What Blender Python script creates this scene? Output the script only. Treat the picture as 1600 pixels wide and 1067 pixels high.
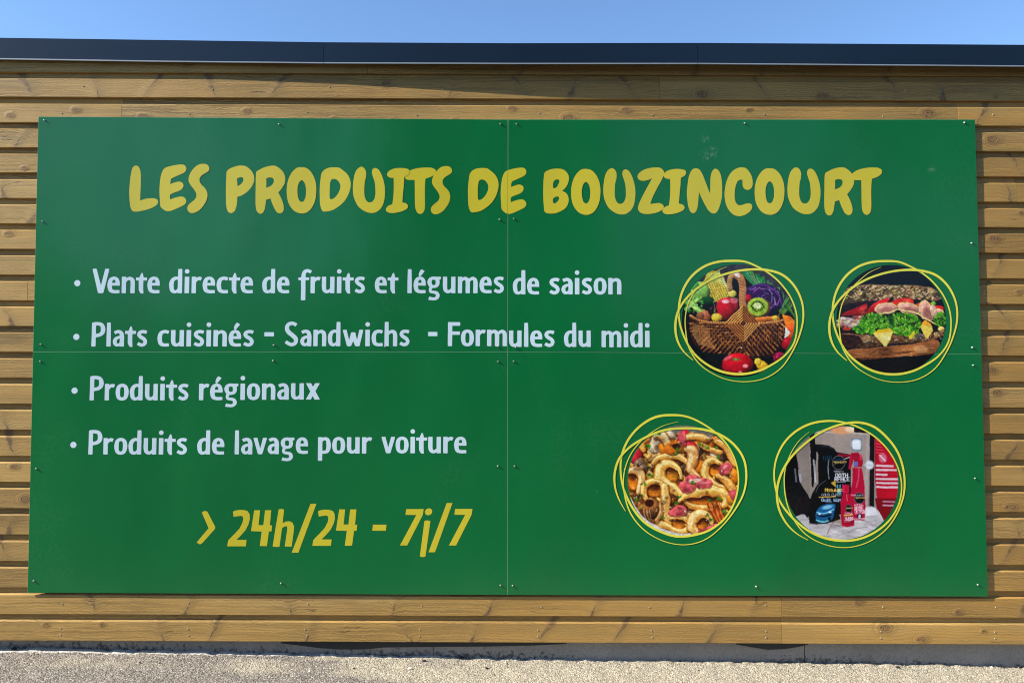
import bpy, bmesh, math, random
import numpy as np
from mathutils import Vector, Matrix
from mathutils.geometry import tessellate_polygon
R_ = math.radians
for o in list(bpy.data.objects): bpy.data.objects.remove(o)
S = bpy.context.scene
COL = S.collection
rnd = random.Random(7)
NR = np.random.default_rng(5)

# ------------------------------------------------------------------ camera
CAM = np.array([0.02344, -3.80337, 1.45012]); PITCH = 0.039675; YAW = -6.7e-5; ROLL = 0.0023285
FPX = 1156.0; PW, PH = 1600.0, 1067.0
def cam_axes():
    cp, sp = math.cos(PITCH), math.sin(PITCH); cy, sy = math.cos(YAW), math.sin(YAW)
    cr, sr = math.cos(ROLL), math.sin(ROLL)
    f = np.array([-sy*cp, cy*cp, sp]); rt = np.array([cy, sy, 0.0]); up = np.cross(rt, f)
    return rt*cr + up*sr, -rt*sr + up*cr, f
RT, UP, FW = cam_axes()
cam = bpy.data.cameras.new('camera'); camo = bpy.data.objects.new('camera', cam); COL.objects.link(camo)
cam.sensor_width = 36.0; cam.lens = 36.0*FPX/PW; cam.clip_start = 0.05; cam.clip_end = 1500
camo.matrix_world = Matrix([[RT[0], UP[0], -FW[0], CAM[0]], [RT[1], UP[1], -FW[1], CAM[1]],
                            [RT[2], UP[2], -FW[2], CAM[2]], [0, 0, 0, 1]])
S.camera = camo
def un(u, v, Y=0.0):
    """photo pixel -> (x, z) on the vertical plane y = Y"""
    d = RT*((u-PW/2)/FPX) + UP*(-(v-PH/2)/FPX) + FW
    t = (Y-CAM[1])/d[1]
    return CAM[0]+d[0]*t, CAM[2]+d[2]*t

# ------------------------------------------------------------------ light
SUN = np.array([-3.1, -0.82, 2.15]); SUN /= np.linalg.norm(SUN)      # towards the sun
w = bpy.data.worlds.new('World'); S.world = w; w.use_nodes = True
nt = w.node_tree; nt.nodes.clear()
sky = nt.nodes.new('ShaderNodeTexSky'); sky.sky_type = 'NISHITA'; sky.sun_disc = False
sky.sun_elevation = math.asin(SUN[2]); sky.sun_rotation = math.atan2(SUN[0], SUN[1])
sky.altitude = 100; sky.air_density = 1.0; sky.dust_density = .1; sky.ozone_density = 5.5
bg = nt.nodes.new('ShaderNodeBackground'); bg.inputs['Strength'].default_value = 0.125
wo = nt.nodes.new('ShaderNodeOutputWorld')
nt.links.new(sky.outputs[0], bg.inputs[0]); nt.links.new(bg.outputs[0], wo.inputs[0])
sl = bpy.data.lights.new('sun', 'SUN'); sl.energy = 5.0; sl.angle = R_(0.5); sl.color = (1.0, 0.93, 0.82)
so = bpy.data.objects.new('sun', sl); COL.objects.link(so)
so.rotation_euler = Vector(SUN).to_track_quat('Z', 'Y').to_euler(); so.location = (-8, -6, 8)
S.view_settings.view_transform = 'Standard'; S.view_settings.look = 'None'
S.view_settings.exposure = 0.96; S.view_settings.gamma = 1.0
S.render.engine = 'CYCLES'; S.cycles.filter_width = 1.05

# ------------------------------------------------------------------ helpers
def lin(c): 
    c = np.asarray(c, float)/255.0
    return np.where(c <= .04045, c/12.92, ((c+.055)/1.055)**2.4)
def link(o, parent=None):
    COL.objects.link(o)
    if parent: o.parent = parent
    return o
def mesh_obj(name, verts, faces, mat, parent=None, smooth=False):
    me = bpy.data.meshes.new(name); me.from_pydata([tuple(map(float, v)) for v in verts], [], faces); me.update()
    if mat: me.materials.append(mat)
    if smooth: me.shade_smooth()
    return link(bpy.data.objects.new(name, me), parent)
def thing(name, label, cat, loc):
    o = bpy.data.objects.new(name, None); o.location = loc; o['label'] = label; o['category'] = cat
    return link(o)
def box_data(x0, x1, y0, y1, z0, z1):
    v = [(x0,y0,z0),(x1,y0,z0),(x1,y1,z0),(x0,y1,z0),(x0,y0,z1),(x1,y0,z1),(x1,y1,z1),(x0,y1,z1)]
    f = [(0,3,2,1),(4,5,6,7),(0,1,5,4),(1,2,6,5),(2,3,7,6),(3,0,4,7)]
    return v, f
class Mat:
    def __init__(s, name):
        s.m = bpy.data.materials.new(name); s.m.use_nodes = True; s.t = s.m.node_tree
        s.b = s.t.nodes['Principled BSDF']; s.out = s.t.nodes['Material Output']
    def n(s, typ, **kw):
        nd = s.t.nodes.new(typ)
        for k, v in kw.items():
            if k.startswith('i_'):
                nm = k[2:]; key = int(nm) if nm.isdigit() else nm
                if hasattr(v, 'is_output') : s.t.links.new(v, nd.inputs[key])
                else: nd.inputs[key].default_value = v
            else: setattr(nd, k, v)
        return nd
    def math(s, op, a, b=None, c=None, clamp=False):
        nd = s.t.nodes.new('ShaderNodeMath'); nd.operation = op; nd.use_clamp = clamp
        for i, v in enumerate((a, b, c)):
            if v is None: continue
            if hasattr(v, 'is_output'): s.t.links.new(v, nd.inputs[i])
            else: nd.inputs[i].default_value = v
        return nd.outputs[0]
    def ss(s, v, a, b):      # smoothstep a..b
        nd = s.n('ShaderNodeMapRange', interpolation_type='SMOOTHSTEP'); s.t.links.new(v, nd.inputs[0])
        if a > b: nd.inputs[1].default_value = b; nd.inputs[2].default_value = a; nd.inputs[3].default_value = 1; nd.inputs[4].default_value = 0
        else: nd.inputs[1].default_value = a; nd.inputs[2].default_value = b
        return nd.outputs[0]
    def mix(s, f, a, b, blend='MIX'):
        nd = s.t.nodes.new('ShaderNodeMix'); nd.data_type = 'RGBA'; nd.blend_type = blend
        for sock, v in ((nd.inputs[0], f), (nd.inputs[6], a), (nd.inputs[7], b)):
            if hasattr(v, 'is_output'): s.t.links.new(v, sock)
            elif isinstance(v, (int, float)): sock.default_value = v
            else: sock.default_value = (*v[:3], 1)
        return nd.outputs[2]
    def vec(s, x, y, z):
        nd = s.t.nodes.new('ShaderNodeCombineXYZ')
        for i, v in enumerate((x, y, z)):
            if hasattr(v, 'is_output'): s.t.links.new(v, nd.inputs[i])
            else: nd.inputs[i].default_value = v
        return nd.outputs[0]
    def noise(s, vec, scale, detail=3, rough=.5):
        nd = s.t.nodes.new('ShaderNodeTexNoise'); s.t.links.new(vec, nd.inputs['Vector'])
        nd.inputs['Scale'].default_value = scale; nd.inputs['Detail'].default_value = detail
        nd.inputs['Roughness'].default_value = rough
        return nd.outputs['Fac']
    def bump(s, h, strength, dist, normal=None):
        nd = s.t.nodes.new('ShaderNodeBump'); s.t.links.new(h, nd.inputs['Height'])
        nd.inputs['Strength'].default_value = strength; nd.inputs['Distance'].default_value = dist
        if normal is not None: s.t.links.new(normal, nd.inputs['Normal'])
        return nd.outputs[0]
    def set(s, **kw):
        for k, v in kw.items():
            k = k.replace('_', ' ')
            if k == 'Color': k = 'Base Color'
            if hasattr(v, 'is_output'): s.t.links.new(v, s.b.inputs[k])
            elif k == 'Base Color': s.b.inputs[k].default_value = (*v[:3], 1)
            else: s.b.inputs[k].default_value = v
        return s.m

# ------------------------------------------------------------------ materials
def wood_mat():
    M = Mat('treated_pine')
    uv = M.n('ShaderNodeUVMap', uv_map='knot').outputs[0]
    sx = M.n('ShaderNodeSeparateXYZ'); M.t.links.new(uv, sx.inputs[0]); kx0, kz0 = sx.outputs[0], sx.outputs[1]
    uv2 = M.n('ShaderNodeUVMap', uv_map='board').outputs[0]
    s2 = M.n('ShaderNodeSeparateXYZ'); M.t.links.new(uv2, s2.inputs[0]); bx, bz = s2.outputs[0], s2.outputs[1]
    at = M.n('ShaderNodeAttribute', attribute_name='kparam')
    sp = M.n('ShaderNodeSeparateColor'); M.t.links.new(at.outputs['Color'], sp.inputs[0])
    size, spike, tilt = sp.outputs[0], sp.outputs[1], sp.outputs[2]
    at2 = M.n('ShaderNodeAttribute', attribute_name='bparam')
    sp2 = M.n('ShaderNodeSeparateColor'); M.t.links.new(at2.outputs['Color'], sp2.inputs[0])
    seed, tone, ringy = sp2.outputs[0], sp2.outputs[1], sp2.outputs[2]
    sd = M.math('MULTIPLY', seed, 37.0)
    p = M.vec(bx, bz, sd)
    # wobble of the coordinates near a knot
    wob = M.noise(M.vec(M.math('MULTIPLY', bx, 30.0), M.math('MULTIPLY', bz, 45.0), sd), 1.0, 2)
    wobc = M.math('MULTIPLY', M.math('SUBTRACT', wob, .5), .017)
    kx = M.math('ADD', kx0, wobc); kz = M.math('ADD', kz0, wobc)
    kxs = M.math('MULTIPLY', kx, .62)
    r2 = M.math('ADD', M.math('MULTIPLY', kxs, kxs), M.math('MULTIPLY', kz, kz))
    r = M.math('SQRT', r2)
    s2_ = M.math('MULTIPLY', size, size)
    rr = M.math('DIVIDE', r, M.math('MAXIMUM', size, .0008))      # 1 on the knot edge
    isround = M.math('SUBTRACT', 1.0, spike)
    defl = M.math('DIVIDE', M.math('MULTIPLY', s2_, 1.7), M.math('MAXIMUM', r2, M.math('MULTIPLY', s2_, 1.0)))
    defl = M.math('MULTIPLY', defl, isround)
    psi = M.math('MULTIPLY', kz, M.math('SUBTRACT', 1.0, defl))
    # spike: a branch running across the board face
    line = M.math('SUBTRACT', kx, M.math('MULTIPLY', M.math('SUBTRACT', tilt, .5), M.math('MULTIPLY', kz, 1.6)))
    curve = M.math('MULTIPLY', M.math('SUBTRACT', M.noise(M.vec(M.math('MULTIPLY', kz, 16.0), M.math('MULTIPLY', tilt, 40.0), sd), 1.0, 1), .5), .035)
    line = M.math('SUBTRACT', line, curve)
    al = M.math('ABSOLUTE', line)
    g = M.math('EXPONENT', M.math('MULTIPLY', M.math('POWER', M.math('DIVIDE', al, .03), 2.0), -1.0))
    psi = M.math('ADD', psi, M.math('MULTIPLY', M.math('MULTIPLY', g, spike), .012))
    off = M.math('SUBTRACT', bz, kz0)
    gz = M.math('ADD', psi, off)
    lowx = M.noise(M.vec(M.math('MULTIPLY', bx, .9), M.math('MULTIPLY', gz, 7.0), sd), 1.0, 2)
    gzz = M.math('ADD', gz, M.math('MULTIPLY', M.math('SUBTRACT', lowx, .5), .05))
    fine = M.noise(M.vec(M.math('MULTIPLY', bx, 5.0), M.math('MULTIPLY', gzz, 420.0), sd), 1.0, 3, .6)
    mid = M.noise(M.vec(M.math('MULTIPLY', bx, 1.2), M.math('MULTIPLY', gzz, 110.0), sd), 1.0, 2)
    cath = M.math('SINE', M.math('MULTIPLY', gzz, M.math('ADD', 330.0, M.math('MULTIPLY', ringy, 420.0))))
    cath = M.math('POWER', M.math('MULTIPLY_ADD', cath, .5, .5), 4.0)
    blot = M.noise(M.vec(M.math('MULTIPLY', bx, 3.0), M.math('MULTIPLY', bz, 9.0), sd), 1.0, 3)
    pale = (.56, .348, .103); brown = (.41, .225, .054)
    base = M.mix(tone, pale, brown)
    varn = M.noise(M.vec(M.math('MULTIPLY', bx, .75), M.math('MULTIPLY', bz, 6.0), M.math('ADD', sd, 17.0)), 1.0, 2)
    gstr = M.math('MULTIPLY', M.math('MULTIPLY_ADD', ringy, .75, .62), M.ss(varn, .25, .7))
    wet = M.noise(M.vec(M.math('MULTIPLY', bx, .45), M.math('MULTIPLY', bz, 3.0), M.math('ADD', sd, 29.0)), 1.0, 3)
    base = M.mix(M.math('MULTIPLY', M.ss(wet, .48, .68), .5), base, (.25, .15, .05))
    base = M.mix(M.math('MULTIPLY', M.ss(wet, .46, .26), .55), base, (.60, .42, .17))
    base = M.mix(M.math('MULTIPLY', M.ss(blot, .35, .75), .40), base, (.33, .215, .08))
    base = M.mix(M.math('MULTIPLY', M.math('MULTIPLY', M.ss(fine, .40, .66), .85), gstr), base, (.20, .125, .038))
    base = M.mix(M.math('MULTIPLY', M.math('MULTIPLY', M.ss(mid, .47, .66), .75), gstr), base, (.215, .132, .042))
    rf = M.math('MULTIPLY', cath, M.math('MULTIPLY_ADD', ringy, .55, .10))
    base = M.mix(rf, base, (.205, .112, .036))
    # streaky weathering, greenish treatment salts
    gr = M.noise(M.vec(M.math('MULTIPLY', bx, 1.4), M.math('MULTIPLY', bz, 30.0), M.math('ADD', sd, 9.0)), 1.0, 3)
    base = M.mix(M.math('MULTIPLY', M.ss(gr, .5, .8), .35), base, (.27, .205, .07))
    # long drying cracks
    ck = M.noise(M.vec(M.math('MULTIPLY', bx, .8), M.math('MULTIPLY', gzz, 26.0), M.math('ADD', sd, 3.0)), 1.0, 1)
    ckl = M.math('ABSOLUTE', M.math('SUBTRACT', ck, .5))
    ckm = M.math('MULTIPLY', M.math('SUBTRACT', 1.0, M.ss(ckl, .0, .010)),
                 M.ss(M.noise(M.vec(M.math('MULTIPLY', bx, 1.7), sd, 4.0), 1.0, 2), .52, .62))
    base = M.mix(M.math('MULTIPLY', ckm, .75), base, (.07, .04, .02))
    # round knot colour
    halo = M.math('MULTIPLY', M.math('SUBTRACT', 1.0, M.ss(rr, 1.0, 2.6)), isround)
    base = M.mix(M.math('MULTIPLY', halo, .35), base, (.27, .15, .055))
    ring = M.math('SINE', M.math('MULTIPLY', rr, 17.0))
    kcol = M.mix(M.math('MULTIPLY_ADD', ring, .45, .45), (.34, .20, .08), (.07, .034, .014))
    grw = M.math('MULTIPLY_ADD', M.math('SINE', M.math('MULTIPLY', M.math('POWER', rr, .7), 10.5)), .5, .5)
    nearm = M.math('MULTIPLY', M.math('SUBTRACT', 1.0, M.ss(rr, 1.2, 4.2)), isround)
    base = M.mix(M.math('MULTIPLY', M.math('MULTIPLY', M.math('POWER', grw, 2.5), nearm), .42), base, (.14, .08, .032))
    core = M.math('MULTIPLY', M.math('SUBTRACT', 1.0, M.ss(rr, .85, 1.05)), isround)
    pit = M.math('MULTIPLY', M.math('SUBTRACT', 1.0, M.ss(rr, .12, .5)), isround)
    base = M.mix(M.math('MULTIPLY', core, .85), base, kcol)
    edge = M.math('MULTIPLY', M.math('SUBTRACT', 1.0, M.ss(M.math('ABSOLUTE', M.math('SUBTRACT', rr, .98)), .04, .2)), isround)
    edge = M.math('MULTIPLY', edge, M.ss(wob, .35, .6))
    base = M.mix(M.math('MULTIPLY', edge, .75), base, (.05, .028, .015))
    base = M.mix(M.math('MULTIPLY', pit, M.ss(wob, .42, .6)), base, (.035, .02, .01))
    # spike colour
    side = M.math('MULTIPLY', kz0, M.math('SIGN', M.math('SUBTRACT', M.math('FRACT', M.math('MULTIPLY', tilt, 7.3)), .5)))
    wd = M.math('MULTIPLY', M.math('MULTIPLY_ADD', side, 34.0, .75), M.math('MULTIPLY', size, .55))
    wd = M.math('MULTIPLY', M.math('MAXIMUM', wd, 0.0), M.math('MULTIPLY_ADD', wob, 1.6, .2))
    brk = M.ss(M.noise(M.vec(M.math('MULTIPLY', bz, 34.0), M.math('MULTIPLY', tilt, 91.0), sd), 1.0, 2), .34, .52)
    q = M.math('DIVIDE', al, M.math('MAXIMUM', wd, .0006))
    score = M.math('MULTIPLY', M.math('MULTIPLY', M.math('SUBTRACT', 1.0, M.ss(q, .3, 1.3)), spike), M.math('MULTIPLY_ADD', brk, .75, .25))
    sfib = M.noise(M.vec(M.math('MULTIPLY', line, 420.0), M.math('MULTIPLY', bz, 22.0), sd), 1.0, 2)
    scol = M.mix(M.ss(sfib, .35, .65), (.055, .028, .012), (.24, .145, .065))
    base = M.mix(M.math('MULTIPLY', score, M.math('MULTIPLY_ADD', wob, .6, .62), clamp=True), base, scol)
    base = M.mix(M.math('MULTIPLY', M.math('MULTIPLY', g, spike), .28), base, (.22, .14, .06))
    hgt = M.math('ADD', M.math('MULTIPLY', fine, .5), M.math('MULTIPLY', cath, .15))
    hgt = M.math('SUBTRACT', hgt, M.math('MULTIPLY', ckm, 1.5))
    hgt = M.math('ADD', hgt, M.math('MULTIPLY', M.math('MULTIPLY', g, spike), 1.3))
    hgt = M.math('ADD', hgt, M.math('MULTIPLY', halo, 1.8))
    hgt = M.math('ADD', hgt, M.math('MULTIPLY', M.noise(p, 5.0, 1), 4.0))
    nb = M.bump(hgt, .55, .0012)
    return M.set(Color=base, Roughness=.62, Normal=nb, Specular_IOR_Level=.3)
WOOD = wood_mat()

def sign_mat(name, col, attr=None, rough=.235, smudge=False):
    M = Mat(name)
    geo = M.n('ShaderNodeNewGeometry').outputs['Position']
    c = col
    if attr:
        c = M.n('ShaderNodeAttribute', attribute_name=attr).outputs['Color']
    # faint dust film and wipe marks (the film of the sheet itself)
    d1 = M.noise(geo, 2.3, 5, .6); d2 = M.noise(geo, 60.0, 3)
    dust = M.math('MULTIPLY', M.math('MULTIPLY', M.ss(d1, .45, .8), M.ss(d2, .3, .8)), .028)
    c = M.mix(dust, c, (.55, .55, .5))
    sg = M.n('ShaderNodeSeparateXYZ'); M.t.links.new(geo, sg.inputs[0])
    if smudge:      # dried smears left on the sheets
        for u_, v_, r_ in ((1101, 217, .032), (1104, 243, .045), (1113, 238, .04), (1456, 264, .030), (931, 768, .015), (1459, 405, .012)):
            px_, pz_ = un(u_, v_)
            dd = M.n('ShaderNodeVectorMath', operation='DISTANCE'); M.t.links.new(geo, dd.inputs[0]); dd.inputs[1].default_value = (px_, 0, pz_)
            mk = M.math('MULTIPLY', M.math('SUBTRACT', 1.0, M.ss(dd.outputs['Value'], r_*.3, r_)), M.ss(M.noise(geo, 55.0, 4, .7), .48, .62))
            c = M.mix(M.math('MULTIPLY', mk, .12), c, (.6, .66, .6))
    pv = M.vec(M.math('MULTIPLY', sg.outputs[0], 1.0), 0.0, M.math('MULTIPLY', sg.outputs[2], .55))
    n1 = M.noise(pv, 1.25, 1, .4)
    n2 = M.noise(pv, 4.5, 1, .4)
    h = M.math('ADD', n1, M.math('MULTIPLY', n2, .10))
    nb = M.bump(h, 1.0, .030)
    rg = M.math('MULTIPLY_ADD', M.noise(geo, 9.0, 4), .05, rough-.02)
    return M.set(Color=c, Roughness=rg, Normal=nb, Specular_IOR_Level=.52)
GREEN = sign_mat('green_print', (.0003, .133, .031), smudge=True)
YELLOW = sign_mat('yellow_print', (.58, .485, .028))
PALEBLUE = sign_mat('pale_blue_print', (.57, .71, .76))
RINGY = sign_mat('lemon_print', (.72, .68, .06))
PHOTO = sign_mat('photo_print', None, attr='ink')
def simple(name, col, rough=.5, metal=0., var=.0, scale=20., bump=0.):
    M = Mat(name); tc = M.n('ShaderNodeNewGeometry').outputs['Position']
    n = M.noise(tc, scale, 4)
    c = M.mix(M.math('MULTIPLY', n, var), col, [x*.45 for x in col]) if var else col
    kw = dict(Color=c, Roughness=rough, Metallic=metal)
    if bump: kw['Normal'] = M.bump(n, .5, bump)
    return M.set(**kw)
SHEET_EDGE = simple('sheet_edge', (.16, .36, .22), .35, .0, .2)
FASCIA = simple('anthracite_metal', (.009, .020, .039), .24, 0., .25, 3.0, .0008); FASCIA.node_tree.nodes['Principled BSDF'].inputs['Specular IOR Level'].default_value = .30
FASCIA_LIP = simple('folded_metal_lip', (.20, .23, .26), .45, .2, .2)
STEEL = simple('zinc_screw', (.42, .46, .42), .30, .9, .2, 80.)
NAILM = simple('nail_head', (.45, .38, .28), .4, .4, .3, 80.)
MEMB = simple('dark_membrane', (.022, .026, .030), .65, 0., .4, 8.)
RENDERM = simple('rear_render', (.35, .33, .30), .9, 0., .4, 3.)
def concrete():
    M = Mat('plinth_concrete'); g = M.n('ShaderNodeNewGeometry').outputs['Position']
    a = M.noise(g, 3.5, 5, .6); b = M.noise(g, 46, 6, .75); c = M.noise(g, 90, 3)
    col = M.mix(a, (.20, .192, .178), (.38, .36, .33))
    col = M.mix(M.math('MULTIPLY', M.ss(c, .45, .7), .35), col, (.13, .13, .135))
    at = M.n('ShaderNodeAttribute', attribute_name='dirt').outputs['Fac']
    dk = M.math('MULTIPLY', M.ss(M.math('ADD', b, M.math('MULTIPLY', at, .30)), .66, .78), .75)
    col = M.mix(dk, col, (.022, .021, .02))
    h = M.math('SUBTRACT', b, M.math('MULTIPLY', dk, .7))
    return M.set(Color=col, Roughness=.9, Normal=M.bump(h, .7, .004))
CONC = concrete()
def ground_mat():
    M = Mat('worn_asphalt'); g = M.n('ShaderNodeNewGeometry').outputs['Position']
    v = M.n('ShaderNodeTexVoronoi', feature='F1'); M.t.links.new(g, v.inputs['Vector']); v.inputs['Scale'].default_value = 150
    v2 = M.n('ShaderNodeTexVoronoi', feature='F1'); M.t.links.new(g, v2.inputs['Vector']); v2.inputs['Scale'].default_value = 330
    cc = M.n('ShaderNodeSeparateColor'); M.t.links.new(v.outputs['Color'], cc.inputs[0])
    cc2 = M.n('ShaderNodeSeparateColor'); M.t.links.new(v2.outputs['Color'], cc2.inputs[0])
    stone = M.mix(cc.outputs[0], (.11, .098, .085), (.43, .37, .30))
    stone = M.mix(M.ss(cc.outputs[1], .86, .92), stone, (.60, .57, .48))
    stone = M.mix(M.math('MULTIPLY', cc2.outputs[0], .45), stone, (.30, .25, .20))
    gap = M.ss(v.outputs['Distance'], .40, .80)
    stone = M.mix(M.math('MULTIPLY', gap, .80), stone, (.045, .04, .035))
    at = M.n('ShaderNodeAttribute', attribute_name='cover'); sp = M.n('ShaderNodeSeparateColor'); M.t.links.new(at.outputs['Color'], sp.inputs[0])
    sandy_lit = M.mix(cc.outputs[2], (.34, .295, .205), (.67, .60, .445))  # yellowish ground tone, also carrying light reflected onto the ground
    sandy_lit = M.mix(M.math('MULTIPLY', gap, .50), sandy_lit, (.15, .13, .09))
    sandy_lit = M.mix(M.ss(cc2.outputs[2], .90, .93), sandy_lit, (.04, .035, .03))
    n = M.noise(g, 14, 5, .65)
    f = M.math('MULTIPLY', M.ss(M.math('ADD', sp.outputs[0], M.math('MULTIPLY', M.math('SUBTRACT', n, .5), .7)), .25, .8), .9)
    col = M.mix(f, stone, sandy_lit)
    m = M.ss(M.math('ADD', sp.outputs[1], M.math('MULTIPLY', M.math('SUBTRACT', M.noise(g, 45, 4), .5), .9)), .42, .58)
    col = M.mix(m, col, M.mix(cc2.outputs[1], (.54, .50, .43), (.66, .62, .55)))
    # away from the wall the pale worn strip gives way to unseen dark tarmac, added to darken reflections and bounce
    gy = M.n('ShaderNodeSeparateXYZ'); M.t.links.new(g, gy.inputs[0])
    yd = M.ss(M.math('ADD', gy.outputs[1], M.math('MULTIPLY', M.noise(g, 1.6, 4), .5)), -.85, -1.3)
    col = M.mix(yd, col, M.mix(cc.outputs[0], (.03, .03, .032), (.075, .073, .07)))
    h = M.math('SUBTRACT', M.math('MULTIPLY', cc.outputs[0], .5), M.math('MULTIPLY', gap, 1.0))
    h = M.math('MULTIPLY', h, M.math('SUBTRACT', 1.0, M.math('MULTIPLY', m, .8)))
    return M.set(Color=col, Roughness=.92, Normal=M.bump(h, .8, .003))
GROUND = ground_mat()

# ------------------------------------------------------------------ ground
YF = 0.0118            # front face of the cladding boards (sign front is y = 0)
YP = YF + 0.058       # face of the plinth
GP = [(0, 1011.5), (400, 1020), (800, 1028.5), (1200, 1034), (1600, 1040.5)]
gx = [un(u, v, YP)[0] for u, v in GP]; gz = [un(u, v, YP)[1] for u, v in GP]
sl_, ic_ = np.polyfit(gx, gz, 1)
def ground_line(x):
    x = np.asarray(x, float); lo = sl_*x + ic_
    return np.where((x > gx[0]) & (x < gx[-1]), np.interp(x, gx, gz), lo*0 + sl_*np.clip(x, -9, 9) + ic_ + np.where(x <= gx[0], gz[0]-(sl_*gx[0]+ic_), gz[-1]-(sl_*gx[-1]+ic_)))
def vnoise(X, Y, f, seed):
    r = np.random.default_rng(seed).random((257, 257)); u = (X*f) % 256; v = (Y*f) % 256
    i = np.floor(u).astype(int); j = np.floor(v).astype(int); a = u-i; b = v-j; a = a*a*(3-2*a); b = b*b*(3-2*b)
    return (r[i, j]*(1-a)+r[i+1, j]*a)*(1-b) + (r[i, j+1]*(1-a)+r[i+1, j+1]*a)*b
def build_ground():
    xs = np.concatenate([-np.geomspace(2.9, 400, 26)[::-1], np.arange(-2.88, 2.885, .0048), np.geomspace(2.9, 400, 26)])
    yd = YP + .06 - np.arange(0, .80, .0048)
    ys = np.concatenate([YP+np.geomspace(.08, 500, 22)[::-1], yd, yd[-1]-np.geomspace(.01, 400, 30)])
    X, Y = np.meshgrid(xs, ys, indexing='ij')
    dense = (np.abs(X) < 2.9) & (Y < YP+.07) & (Y > yd[-1]-.001)
    dist = np.clip(YP-Y, 0, 30)
    Z = ground_line(X) - dist*.012 
    bumpy = (vnoise(X, Y, 110, 1)-.5)*.0035 + (vnoise(X, Y, 210, 2)-.5)*.0025 + (vnoise(X, Y, 14, 3)-.5)*.006
    edge = np.exp(-(dist/.05)**2)*(vnoise(X, Y*0, 22, 4)-.35)*.012
    Z = Z + np.where(dense, bumpy+edge, 0) - np.where(Y > YP+.07, .03, 0)
    V = np.stack([X, Y, Z], -1).reshape(-1, 3)
    nx, ny = len(xs), len(ys); I = np.arange(nx*ny).reshape(nx, ny)
    F = np.stack([I[:-1, :-1], I[:-1, 1:], I[1:, 1:], I[1:, :-1]], -1).reshape(-1, 4)
    me = bpy.data.meshes.new('ground'); me.vertices.add(len(V)); me.vertices.foreach_set('co', V.ravel())
    me.loops.add(F.size); me.loops.foreach_set('vertex_index', F.ravel())
    me.polygons.add(len(F)); me.polygons.foreach_set('loop_start', np.arange(0, F.size, 4)); me.polygons.foreach_set('loop_total', np.full(len(F), 4))
    me.update(calc_edges=True)
    # cover: r = pale yellowish tone with reflected light painted in, g = pale strip along the foot of the wall
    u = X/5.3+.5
    sandy_lit = np.clip(.10 + 1.0*np.clip((u-.22)/.35, 0, 1) + (vnoise(X, Y, 3.2, 8)-.5)*.7 + np.exp(-((dist-.20)/.10)**2)*.25 - np.clip((.55-u)*1.5, 0, .6)*np.clip((dist-.22)/.1, 0, 1), 0, 1)
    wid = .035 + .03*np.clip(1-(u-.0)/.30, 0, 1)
    foot_strip = np.clip(1.15 - dist/wid*.75, 0, 1)*np.clip(1.2-u*1.1, .25, 1)
    C = np.stack([sandy_lit, foot_strip, X*0, X*0+1], -1).reshape(-1, 4).astype('f')
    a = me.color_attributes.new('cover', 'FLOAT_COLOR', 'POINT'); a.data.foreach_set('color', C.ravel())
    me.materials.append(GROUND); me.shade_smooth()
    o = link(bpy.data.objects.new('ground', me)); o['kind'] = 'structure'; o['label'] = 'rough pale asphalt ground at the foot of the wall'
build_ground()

# ------------------------------------------------------------------ building
bld = thing('timber_building', 'flat roofed building clad in horizontal treated pine boards with anthracite roof edge', 'building', (0, 0, 0))
ZT = un(0, 152, YF)[1]; ZL = un(0, 917.5, YF)[1]; PITCHB = (ZT-ZL)/19
ZT2 = un(1600, 158, YF)[1]; ZL2 = un(1600, 923.6, YF)[1]; PITCHB = ((ZT-ZL)/19+(ZT2-ZL2)/19)/2
def row_z(k): return (ZT+ZT2)/2 - PITCHB*(k-1)       # lower edge of row k (row 1 has its lower edge at px 152)
def zoff(x): return (ZT2-ZT)/5.27*x                  # the boards run very slightly off level
XL, XR = -6.2, 5.6
joints = {0: [574], 1: [1031], 2: [190, 1497], 5: [1589], 9: [43], 21: [1221], 22: [1221], 14: [600], 7: [1200], 11: [900], 16: [500], 18: [1100], 4: [700]}
knots = {0: [(300,1),(533,1),(630,0),(818,1),(1000,0),(1093,1),(1192,1),(1390,1),(1535,0)],
 1: [(50,1),(152,1),(238,1),(335,1),(428,1),(604,0),(703,1),(812,1),(898,1),(985,1),(1098,0),(1190,1),(1285,0),(1395,1),(1470,1),(1555,0)],
 2: [(16,0),(118,0),(223,0),(385,0),(520,0),(614,0),(710,0),(800,0),(888,0),(978,0),(1170,0),(1282,0),(1450,0),(1530,1)],
 3: [(33,1),(1550,0)], 4: [(38,0),(1588,1)], 5: [(4,1),(1575,1)], 6: [(60,1),(1596,0)], 7: [(13,0),(1554,0)], 8: [(1562,1),(70,1)],
 9: [(1592,0)], 10: [(12,1),(1570,1)], 11: [(1566,1)], 12: [(1550,0)], 13: [(1558,0)], 12.5: [], 14: [(8,1)], 15: [(20,1),(1586,1)],
 16: [(22,0),(1600,1)], 17: [(40,0),(1580,0)], 18: [(18,1),(1590,1)], 19: [(4,1),(1570,1)],
 21: [(148,1),(293,1),(455,1),(617,1),(770,1),(928,1),(1067,1),(1180,1),(1342,0),(1497,0),(1600,1)],
 22: [(72,0),(160,0),(253,1),(330,1),(480,1),(640,1),(742,1),(845,1),(965,1),(1117,1),(1383,0),(1440,0),(1537,0)]}
nail_px = [-85, 95, 295, 478, 655, 843, 1017, 1197, 1378, 1553, 1735]
nail_me = None
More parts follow.
